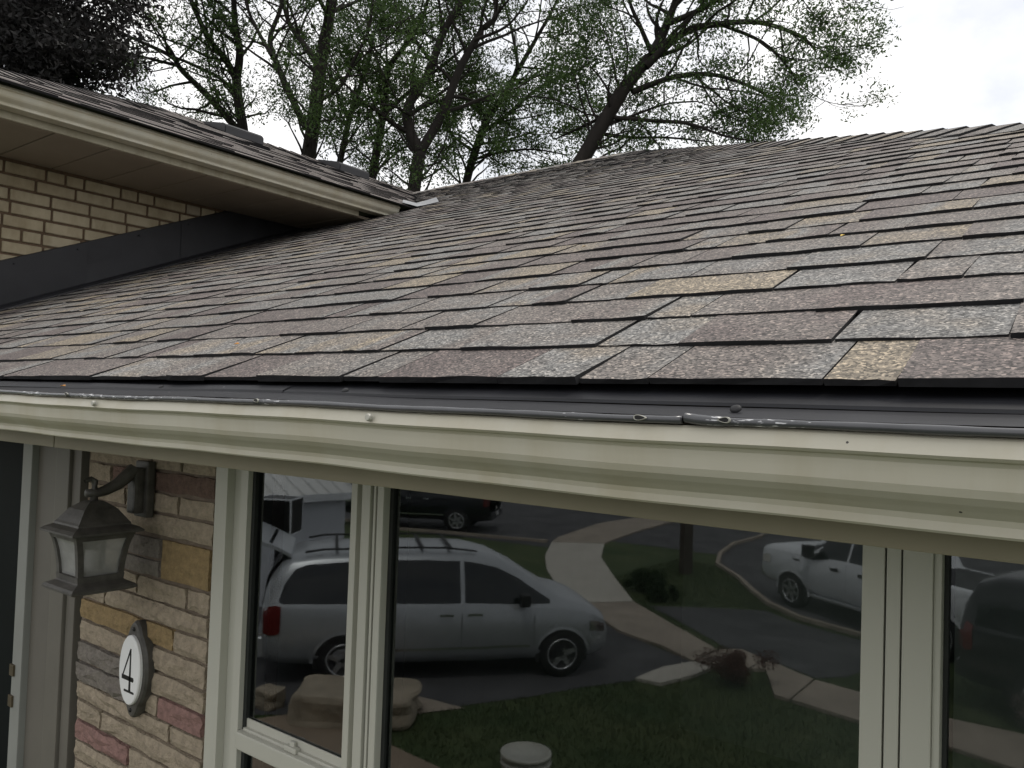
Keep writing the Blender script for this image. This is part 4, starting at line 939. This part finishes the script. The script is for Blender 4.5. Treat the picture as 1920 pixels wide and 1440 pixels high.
for key, label, sd, lf, dn in (
    ('A', 'leftmost locust tree behind the upper roof, long limbs reaching left', 11, .038, 17),
    ('B', 'thick dark forked locust trunk rising behind the box vents', 12, .038, 15),
    ('C', 'thin slanting locust trunk just right of the thick forked one', 13, .040, 20),
    ('D', 'slender locust trunk rising at the low end of the upper roof', 14, .040, 22),
    ('E', 'wide V-forked locust trunk standing over the roof valley', 15, .038, 20),
    ('F', 'leaning locust with dense low foliage behind the ridge centre', 16, .040, 34),
    ('G', 'large locust leaning right over the ridge, crown against open sky', 17, .038, 26)):
    NL[key] = make_tree(key, label, 'locust_tree', sd, lf, dn, MT['leaves'])
NL['P'] = make_tree('P', 'dense near-black maple filling the top left corner', 'maple_tree', 18, .062, 30, MT['leaves_p'], (.5, 1.25), .30, 0.0, 1)
print('leaves', NL)

# ------------------------------------------------------------------ vehicles (seen mirrored in the window)
def wheel(par, x, y, r, wdt, spokes=5, rimk=.66):
    w_ = empty('wheel', (x, y, r), par); s = 1 if y > 0 else -1
    prof = [(r * .60, -wdt / 2), (r * .92, -wdt / 2), (r, -wdt * .32), (r, wdt * .32), (r * .92, wdt / 2), (r * .60, wdt / 2)]
    lathe('tyre', prof, MT['tyre'], w_, 28, 'Y', caps=False)
    lathe('rim', [(r * rimk, -wdt * .42), (r * rimk, wdt * .5), (r * rimk * .93, wdt * .52), (r * rimk * .9, wdt * .36), (.02, wdt * .34)] if s > 0 else [(.02, -wdt * .34), (r * rimk * .9, -wdt * .36), (r * rimk * .93, -wdt * .52), (r * rimk, -wdt * .5), (r * rimk, wdt * .42)], MT['plastic'], w_, 24, 'Y')
    V = []; Fc = []
    for k in range(spokes):
        a = 2 * math.pi * k / spokes + .3; ca, sa = math.cos(a), math.sin(a)
        for rr, hw in ((.03, .045), (r * rimk * .92, .028)):
            for t in (-1, 1):
                for dy in (.36, .46): V.append((rr * ca - t * hw * sa, s * wdt * dy, rr * sa + t * hw * ca))
        o = k * 8; Fc += [(o, o + 2, o + 6, o + 4), (o + 1, o + 5, o + 7, o + 3), (o, o + 4, o + 5, o + 1), (o + 2, o + 3, o + 7, o + 6)]
    meshobj('spokes', V, Fc, MT['rim'], w_)
    lathe('rim_lip', [(r * rimk * .99, s * wdt * .50), (r * rimk * 1.02, s * wdt * .535), (r * rimk * .90, s * wdt * .525), (r * rimk * .90, s * wdt * .42)], MT['rim'], w_, 24, 'Y', caps=False)
def loft_body(name, st, par, m):
    """st: (x, zb, zbelt, zroof, wb, wr)"""
    V = []; Fc = []
    def sec(x, zb, zk, zr_, wb_, wr):
        half = [(wb_ * .90, zb), (wb_ * .985, zb + .16 * (zk - zb)), (wb_, zb + .55 * (zk - zb)), (wb_ * .985, zk - .03), (wb_ * .965, zk), (wr + (wb_ * .965 - wr) * .45, zk + (zr_ - zk) * .52), (wr, zr_ - .10 * min(1, (zr_ - zk) * 2)), (wr * .90, zr_ - .03 * min(1, (zr_ - zk) * 2)), (wr * .5, zr_)]
        return [(x, y, z) for y, z in half] + [(x, 0, zr_ + .005)] + [(x, -y, z) for y, z in half[::-1]]
    for s_ in st: V += sec(*s_)
    k = 19
    for i in range(len(st) - 1):
        for j in range(k - 1): q = i * k + j; Fc.append((q, q + 1, q + k + 1, q + k))
        Fc.append((i * k + k - 1, i * k, i * k + k, i * k + 2 * k - 1))
    Fc += [tuple(range(k)), tuple((len(st) - 1) * k + j for j in range(k))[::-1]]
    return meshobj(name, V, Fc, m, par, smooth=True)
def interp(st, x):
    for a, b in zip(st, st[1:]):
        if a[0] <= x <= b[0]:
            t = (x - a[0]) / (b[0] - a[0]); return [a[i] + (b[i] - a[i]) * t for i in range(6)]
    return list(st[0] if x < st[0][0] else st[-1])
def side_pt(st, x, z, s, outw=.008):
    _, zb, zk, zr_, wb_, wr = interp(st, x)
    if z >= zk:
        z1 = zk + (zr_ - zk) * .52; w1 = wr + (wb_ * .965 - wr) * .45; z2 = zr_ - .10 * min(1, (zr_ - zk) * 2)
        y = wb_ * .965 + (w1 - wb_ * .965) * (z - zk) / max(.01, z1 - zk) if z <= z1 else w1 + (wr - w1) * min(1, (z - z1) / max(.01, z2 - z1))
    else:
        t = (z - zb) / (zk - zb); y = wb_ * (.985 + .015 * min(1, t / .55)) if t > .16 else wb_ * .95
    return (x, s * (y + outw), z)
def side_panel(name, st, poly, s, m, par, nx=8, nz=4, outw=.008):
    """poly: (x, zlow, zhigh) columns -> strip following the body side"""
    V = []; Fc = []
    for x, z0, z1 in poly:
        for j in range(nz + 1): V.append(side_pt(st, x, z0 + (z1 - z0) * j / nz, s, outw))
    for i in range(len(poly) - 1):
        for j in range(nz): q = i * (nz + 1) + j; Fc.append((q, q + 1, q + nz + 2, q + nz + 1))
    return meshobj(name, V, Fc, m, par, smooth=True)
def arch(st, par, x, r, s, m, rin=None, outw=.012):
    """wheel-arch lip (body colour) and dark wheel well"""
    V = []; n = 16
    for i in range(n + 1):
        t = math.pi * (i / n); 
        for k in (r * 1.0, r * 1.12): 
            p = side_pt(st, x + k * math.cos(t), r * .78 + k * math.sin(t), s, outw if k == r else .004); V.append(p)
    meshobj('arch_lip', V, [(2 * i, 2 * i + 1, 2 * i + 3, 2 * i + 2) for i in range(n)], m, par, smooth=True)
    V = [(x, s * (abs(side_pt(st, x, r, s)[1]) + .006), r * .6)]
    for i in range(n + 1): t = math.pi * i / n; V.append(side_pt(st, x + r * math.cos(t), r * .78 + r * math.sin(t), s, .009))
    V += [side_pt(st, x - r, .22, s, .009), side_pt(st, x + r, .22, s, .009)]
    meshobj('wheel_well', V, [(0, i, i + 1) for i in range(1, n + 1)] + [(0, n + 1, n + 2), (0, n + 2, n + 3), (0, n + 3, 1)], MT['plastic'], par)
def place(o, front, heading_to):
    d = Vector(heading_to) - Vector(front); o.location = (front[0], front[1], 0); o.rotation_euler = (0, 0, math.atan2(d.y, d.x))

# minivan: origin at rear axle, +x forward
van = tag(empty('minivan'), 'silver minivan with open tailgate and roof bars, reflected in the window', 'van')
VS = [(-1.08, .42, 1.02, 1.08, .90, .84), (-1.04, .36, 1.06, 1.30, .94, .80), (-.97, .33, 1.07, 1.48, .965, .77), (-.86, .31, 1.07, 1.63, .98, .745), (-.70, .29, 1.07, 1.69, .985, .735), (-.3, .27, 1.06, 1.735, .99, .735), (.4, .26, 1.05, 1.755, .995, .74), (1.2, .26, 1.04, 1.755, .995, .74), (1.75, .26, 1.03, 1.735, .995, .735), (2.15, .26, 1.02, 1.645, .99, .73), (2.55, .26, 1.01, 1.445, .985, .735), (2.9, .26, 1.00, 1.22, .98, .76), (3.12, .26, .985, 1.085, .975, .80), (3.36, .26, .95, 1.03, .965, .80), (3.58, .28, .88, .96, .93, .77), (3.74, .32, .79, .86, .84, .70), (3.82, .36, .64, .70, .72, .58)]
loft_body('body', VS, van, MT['silver'])
for s in (1, -1):
    side_panel('window', VS, [(-.86, 1.12, 1.16), (-.80, 1.10, 1.36), (-.66, 1.10, 1.53), (-.5, 1.10, 1.585), (0, 1.09, 1.62), (.52, 1.085, 1.635)], s, MT['carglass'], van)
    side_panel('window', VS, [(.58, 1.085, 1.635), (1.1, 1.08, 1.635), (1.60, 1.075, 1.62)], s, MT['carglass'], van)
    side_panel('window', VS, [(1.66, 1.075, 1.615), (1.9, 1.07, 1.58), (2.15, 1.065, 1.52), (2.45, 1.055, 1.38), (2.72, 1.05, 1.20), (2.9, 1.045, 1.09)], s, MT['carglass'], van)
    side_panel('trim', VS, [(.42, .44, .475), (1.2, .44, .475), (2.6, .45, .485)], s, MT['chrome'], van, nz=1, outw=.012)
    side_panel('door_seam', VS, [(1.615, .32, 1.06), (1.625, .32, 1.06)], s, MT['plastic'], van, outw=.003); side_panel('door_seam', VS, [(.545, .32, 1.06), (.553, .32, 1.06)], s, MT['plastic'], van, outw=.003)
    side_panel('door_seam', VS, [(2.66, .32, 1.04), (2.668, .32, 1.04)], s, MT['plastic'], van, outw=.003)
    for hx in (1.30, 1.70): side_panel('handle', VS, [(hx, .90, .935), (hx + .1, .905, .94), (hx + .2, .90, .935)], s, MT['chrome'], van, nz=2, outw=.03)
    side_panel('tail_light', VS, [(-1.06, .72, 1.04), (-.98, .70, 1.07), (-.90, .70, 1.08), (-.83, .72, 1.07)], s, MT['redlens'], van, outw=.014)
    arch(VS, van, 0, .385, s, MT['silver']); arch(VS, van, 3.08, .385, s, MT['silver'])
    wheel(van, 0, s * .88, .335, .22); wheel(van, 3.08, s * .88, .335, .22)
    V, Fc = [], []; tube(V, Fc, [(-.55, s * .64, 1.735), (-.3, s * .64, 1.775), (.6, s * .64, 1.80), (1.4, s * .64, 1.79), (1.85, s * .64, 1.735)], .015, .013, 6); meshobj('roof_rail', V, Fc, MT['plastic'], van)
    lathe_o = box('mirror', 2.42, 2.56, s * 1.0 - .09 + s * .1, s * 1.0 + .09 + s * .1, 1.05, 1.22, MT['plastic'], van, .03)
    side_panel('headlight', VS, [(3.5, .66, .80), (3.62, .64, .78), (3.74, .62, .72)], s, MT['chrome'], van, outw=.012)
for bx in (-.15, .25, 1.05, 1.45): box('roof_bar', bx, bx + .045, -.63, .63, 1.775, 1.80, MT['plastic'], van, .008)
box('bumper', -1.14, -.98, -.9, .9, .38, .66, MT['silver'], van, .05, 3); box('bumper_step', -1.15, -1.0, -.84, .84, .665, .685, MT['chrome'], van, .004)
box('dark_cargo_panel', -1.095, -1.0, -.74, .74, .68, 1.1, MT['ink'], van, .02)  # black panels, here and below, stand in for the shaded cargo interior
V = [(-1.06, y, 1.08) for y in (-.76, .76)] + [(-1.0, y, 1.42) for y in (-.72, .72)] + [(-.90, y, 1.60) for y in (-.69, .69)] + [(-.82, y, 1.665) for y in (-.66, .66)]
meshobj('dark_cargo_panel', [(x - .03, y, z) for x, y, z in V], [(0, 1, 3, 2), (2, 3, 5, 4), (4, 5, 7, 6)], MT['ink'], van)
V = []; Fc = []
for x, z, hw in ((-.74, 1.715, .66), (-.95, 1.83, .70), (-1.25, 1.955, .76), (-1.55, 2.02, .80), (-1.85, 2.03, .84), (-2.0, 1.97, .84)):
    V += [(x, -hw, z), (x, hw, z), (x + .02, hw, z - .06), (x + .02, -hw, z - .06)]
for i in range(5):
    for k in range(4): Fc.append((i * 4 + k, i * 4 + (k + 1) % 4, i * 4 + 4 + (k + 1) % 4, i * 4 + 4 + k))
Fc += [(3, 2, 1, 0), (20, 21, 22, 23)]
hat = meshobj('tailgate', V, Fc, MT['silver'], van); meshobj('rear_glass', [(-1.0, -.6, 1.855), (-1.0, .6, 1.855), (-1.5, .66, 2.018), (-1.5, -.66, 2.018)], [(0, 1, 2, 3)], MT['carglass'], hat)
vd = Vector((-6.46 + 8.43, -6.89 + 4.6)).normalized()
vn = Vector((-vd.y, vd.x)) * -1  # away from the house
off_ = Vector((-.76, -.65)) * .99
place(van, (-8.43 + off_.x, -4.60 + off_.y), (-6.46 + off_.x, -6.89 + off_.y))

def pickup(name, label):
    t = tag(empty(name), label, 'truck')
    S = [(-.98, .55, 1.30, 1.335, .93, .89), (-.94, .5, 1.32, 1.36, .98, .93), (1.10, .48, 1.32, 1.36, 1.0, .95), (1.16, .48, 1.32, 1.38, 1.0, .95), (1.20, .46, 1.32, 1.80, 1.0, .80), (1.32, .46, 1.32, 1.93, 1.0, .76), (2.0, .46, 1.32, 1.96, 1.0, .76), (2.6, .46, 1.31, 1.95, 1.0, .76), (2.85, .46, 1.30, 1.86, 1.0, .76), (3.2, .46, 1.29, 1.60, 1.0, .78), (3.46, .46, 1.29, 1.40, 1.0, .86), (3.9, .46, 1.28, 1.385, 1.0, .88), (4.45, .48, 1.26, 1.35, .99, .87), (4.66, .50, 1.20, 1.28, .96, .85), (4.72, .54, 1.08, 1.14, .92, .8)]
    loft_body('body', S, t, MT['whitep'])
    for s in (1, -1):
        side_panel('window', S, [(1.36, 1.36, 1.78), (1.5, 1.36, 1.84), (2.12, 1.35, 1.85)], s, MT['carglass'], t); side_panel('window', S, [(2.18, 1.35, 1.85), (2.6, 1.34, 1.83), (2.8, 1.30, 1.75), (3.05, 1.24, 1.60), (3.28, 1.24, 1.42)], s, MT['carglass'], t)
        for hx in (1.62, 2.32): side_panel('handle', S, [(hx, 1.10, 1.17), (hx + .2, 1.10, 1.17)], s, MT['plastic'], t, nz=2, outw=.03)
        for q in (1.24, 2.15, 3.2): side_panel('door_seam', S, [(q, .55, 1.30), (q + .008, .55, 1.30)], s, MT['plastic'], t, outw=.003)
        arch(S, t, 0, .47, s, MT['whitep']); arch(S, t, 3.68, .47, s, MT['whitep']); wheel(t, 0, s * .88, .40, .27, 6); wheel(t, 3.68, s * .88, .40, .27, 6)
        box('mirror', 2.98, 3.14, s * 1.12 - .1, s * 1.12 + .1, 1.30, 1.56, MT['plastic'], t, .03)
        box('running_board', 1.2, 3.1, s * .95 - .06, s * .95 + .06, .40, .47, MT['rim'], t, .02); side_panel('vent', S, [(3.42, 1.13, 1.17), (3.62, 1.13, 1.17)], s, MT['plastic'], t, nz=1, outw=.01)
        side_panel('headlight', S, [(4.35, .92, 1.12), (4.5, .9, 1.1), (4.62, .9, 1.05)], s, MT['chrome'], t, outw=.012)
    box('bumper', 4.55, 4.78, -.92, .92, .55, .78, MT['chrome'], t, .05); box('cargo_bed', -1.12, 1.08, -.78, .78, 1.352, 1.372, MT['plastic'], t)
    return t
pk = pickup('pickup_truck', 'white crew cab pickup with dark windows parked on the street, reflected at right')
ph = Vector((-5.05 + 3.54, -13.24 + 12.32)).normalized(); pn = Vector((-ph.y, ph.x))
if pn.y > 0: pn = -pn
fw = Vector((-5.42, -13.67)) + pn * .98
pk.scale = (.95, .95, .88); place(pk, fw - ph * 3.68 * .95, fw)

def suv(name, label, m='blackp'):
    t = tag(empty(name), label, 'car')
    S = [(-1.0, .5, 1.08, 1.12, .88, .82), (-.96, .42, 1.12, 1.45, .94, .78), (-.85, .4, 1.12, 1.70, .96, .74), (-.6, .38, 1.11, 1.78, .97, .73), (.5, .36, 1.10, 1.81, .975, .73), (1.6, .36, 1.08, 1.79, .975, .73), (1.95, .36, 1.07, 1.68, .97, .73), (2.35, .36, 1.06, 1.36, .97, .76), (2.6, .36, 1.05, 1.15, .965, .82), (3.2, .38, 1.0, 1.09, .95, .82), (3.65, .42, .92, .98, .88, .78), (3.76, .46, .76, .8, .8, .7)]
    loft_body('body', S, t, MT[m])
    for s in (1, -1):
        side_panel('window', S, [(-.8, 1.16, 1.5), (-.5, 1.15, 1.66), (.3, 1.14, 1.68)], s, MT['carglass'], t); side_panel('window', S, [(.36, 1.14, 1.68), (1.2, 1.12, 1.67)], s, MT['carglass'], t); side_panel('window', S, [(1.26, 1.12, 1.67), (1.75, 1.11, 1.6), (2.25, 1.10, 1.25)], s, MT['carglass'], t)
        side_panel('trim', S, [(.42, .50, .53), (2.4, .50, .53)], s, MT['chrome'], t, nz=1, outw=.014)
        for hx in (.9, 1.9 - .45): side_panel('handle', S, [(hx, .98, 1.01), (hx + .18, .98, 1.01)], s, MT['chrome'], t, nz=1, outw=.02)
        side_panel('tail_light', S, [(-.99, .85, 1.1), (-.9, .83, 1.2), (-.82, .85, 1.15)], s, MT['redlens'], t, outw=.014); side_panel('headlight', S, [(3.3, .78, .94), (3.5, .76, .92), (3.68, .74, .85)], s, MT['chrome'], t, outw=.014)
        arch(S, t, 0, .42, s, MT[m]); arch(S, t, 2.75, .42, s, MT[m]); wheel(t, 0, s * .86, .37, .24, 6); wheel(t, 2.75, s * .86, .37, .24, 6)
    box('bumper', 3.66, 3.84, -.85, .85, .42, .66, MT[m], t, .05); box('bumper', -1.06, -.9, -.86, .86, .42, .66, MT[m], t, .05)
    box('grille', 3.755, 3.79, -.45, .45, .70, .80, MT['chrome'], t, .01)
    for s in (1, -1): box('number_plate', 3.845 if s > 0 else -1.075, 3.855 if s > 0 else -1.065, -.16, .16, .50, .60, MT['plaque_white'], t, .002)
    return t
s1 = suv('parked_car', 'black car with chrome wheels parked across the street, reflected behind the van')
w0 = Vector((-16.23, -15.84)); hd2 = Vector((-1, .52)).normalized(); nn = Vector((-hd2.y, hd2.x)); nn = nn if nn.y < 0 else -nn
place(s1, w0 + nn * .97, w0 + nn * .97 + hd2)
s2 = suv('parked_car', 'dark car with pale number plate at the right edge of the window reflection')
place(s2, (-1.72 + 1.07 * .985, -10.45 + 1.07 * .17), (-1.72 + 2.07 * .985, -10.45 + 2.07 * .17))

# ------------------------------------------------------------------ yard things (seen mirrored)
shed = tag(empty('shed', (-12.7, -7.4, 0)), 'white shed with pale ribbed roof behind the silver van, reflected at left', 'shed')
sd = Vector((-12.53 + 12.83, -8.45 + 6.25)).normalized(); ang = math.atan2(sd.y, sd.x); shed.rotation_euler = (0, 0, ang)
shed.location = (-12.9, -5.6, 0)
box('wall', -2.2, 2.6, -3.0, 0, 0, 2.02, MT['shed'], shed)
rfm = meshobj('roof', [(-2.4, .18, 2.02), (2.8, .18, 2.02), (2.8, -1.5, 2.75), (-2.4, -1.5, 2.75), (2.8, -3.2, 2.02), (-2.4, -3.2, 2.02), (-2.4, .18, 1.95), (2.8, .18, 1.95)], [(0, 1, 2, 3), (3, 2, 4, 5), (6, 7, 1, 0)], MT['shedroof'], shed)
box('fascia', -2.4, 2.8, .18, .21, 1.90, 2.04, MT['whitep'], shed)
for i in range(18):
    x = -2.3 + i * .295; meshobj('rib', [(x, .20, 2.045), (x + .03, .20, 2.045), (x + .03, -1.5, 2.785), (x, -1.5, 2.785), (x, .2, 2.0), (x + .03, .2, 2.0)], [(0, 1, 2, 3), (4, 5, 1, 0)], MT['shedroof'], rfm)
pb = tag(empty('post_box', (-11.14, -5.52, 0)), 'black cube box with pale edges on a post beside the white shed', 'box')
pb.rotation_euler = (0, 0, 1.0)
KB, K0, K1 = .29, 1.66, 2.22
cube = box('cabinet', -KB, KB, -KB, KB, K0, K1, MT['ink'], pb, .004)
for a in (-1, 1):
    for b in (-1, 1):
        zz = K1 if b > 0 else K0
        box('edge_strip', a * KB - .012, a * KB + .012, b * KB - .012, b * KB + .012, K0 - .013, K1 + .013, MT['whitep'], cube, .002)
        box('edge_strip', -KB + .013, KB - .013, a * KB - .0115, a * KB + .0115, zz - .0115, zz + .0115, MT['whitep'], cube, .002); box('edge_strip', a * KB - .0115, a * KB + .0115, -KB + .013, KB - .013, zz - .011, zz + .011, MT['whitep'], cube, .002)
box('post', -.05, .05, -.05, .05, 0, K0, MT['plastic'], pb, .005)
def rock(name, loc, size, seed, label, flat_=.72):
    rg = random.Random(seed); bm = bmesh.new(); bmesh.ops.create_icosphere(bm, subdivisions=4, radius=1)
    ph_ = [(rg.uniform(0, 6), rg.uniform(1.5, 4), Vector((rg.gauss(0, 1), rg.gauss(0, 1), rg.gauss(0, 1))).normalized()) for _ in range(9)]
    for v in bm.verts:
        p = v.co.copy(); p = Vector([math.copysign(abs(c) ** .42, c) for c in p]); k = 1
        for a, f, d in ph_: k += .022 * math.sin(f * 2 * p.dot(d) + a)
        p *= k; p.z = min(p.z, flat_ + .03 * math.sin(3 * p.x + 2 * p.y)); v.co = Vector((p.x * size[0], p.y * size[1], (p.z + .72) * size[2]))
    o = bmobj(name, bm, MT['boulder']); o.location = loc; o.rotation_euler = (0, 0, rg.uniform(-.3, .3)); return tag(o, label, 'boulder', 'landscape stones beside the driveway')
b1 = rock('boulder', (-7.46, -4.0, 0), (.72, .42, .25), 3, 'large flat-topped tan boulder in front of the silver van, reflected'); b1.rotation_euler = (0, 0, -.62)
b2 = rock('boulder', (-8.5, -3.5, 0), (.17, .15, .16), 5, 'small pale stone left of the big flat boulder, reflected')
bn = tag(empty('lidded_bin', (-4.2, -3.0, 0)), 'pale round bin with a ridged lid standing on the lawn, reflected low in the window', 'bin')
lathe('barrel', [(.17, 0), (.19, .05), (.205, .70)], MT['vinyl'], bn, 32); lathe('lid', [(.205, .70), (.225, .705), (.225, .73), (.212, .735), (.212, .77), (.226, .775), (.226, .80), (.205, .805), (.20, .795), (.02, .795)], MT['vinyl'], bn, 40)
def shrub(name, loc, rx, ry, rz, n, seed, m, label, leaf=.035, grp=None):
    rg = random.Random(seed); root = tag(empty(name, loc), label, 'shrub', grp); C = []; T = []
    cl = [(Vector((rg.gauss(0, .45) * rx, rg.gauss(0, .45) * ry, rz * rg.uniform(.25, .95))), rg.uniform(.18, .4), rg.uniform(0, .4)) for _ in range(14)]
    for i in range(n):
        c, s, t = cl[i % 14]; u_ = Vector((rg.gauss(0, 1), rg.gauss(0, 1), rg.gauss(0, 1))).normalized() * rg.random() ** .5 * 1.5; p = c + Vector((u_.x * s * rx, u_.y * s * ry, u_.z * s * rz * .7)); p.z = max(.03, p.z); C.append(tuple(p)); T.append(t)
    leaf_mesh('foliage', C, seed, leaf, m, root, tone_c=T)
    V, Fc = [], []
    for c, s, t in cl: tube(V, Fc, [(0, 0, 0), tuple(c * .5 + Vector((0, 0, .05))), tuple(c)], .012, .004, 4)
    meshobj('stem', V, Fc, MT['bark'], root)
shrub('red_shrub', (-4.5, -8.45, 0), .38, .34, .42, 5200, 31, MT['leaves_r'], 'low dark red shrub at the bend of the walkway, reflected', .022)
shrub('green_shrub', (-8.3, -12.75, 0), .40, .34, .5, 7000, 32, MT['leaves_h'], 'dark green shrub beside the pale walkway, reflected', .026, 'shrubs along the walkway')
shrub('green_shrub', (-7.55, -12.3, 0), .26, .26, .4, 5000, 33, MT['leaves_h'], 'smaller dark green shrub next to the parking bay, reflected', .026, 'shrubs along the walkway')
shrub('flowering_shrub', (-.75, -9.6, 0), .4, .4, .6, 5200, 34, MT['leaves_pk'], 'pale pink flowering shrub at the right edge, reflected', .026)
V, Fc = [], []; tube(V, Fc, [(0, 0, 0), (.02, 0, 3), (.05, .02, 8.5)], .17, .12, 14)
tp = tag(empty('utility_pole', (-8.5, -15.4, 0)), 'dark wooden utility pole on the grass verge, reflected', 'pole'); meshobj('shaft', V, Fc, MT['pole'], tp, smooth=True); box('crossarm', -1.1, 1.2, -.06, .06, 7.7, 7.85, MT['pole'], tp, .01)
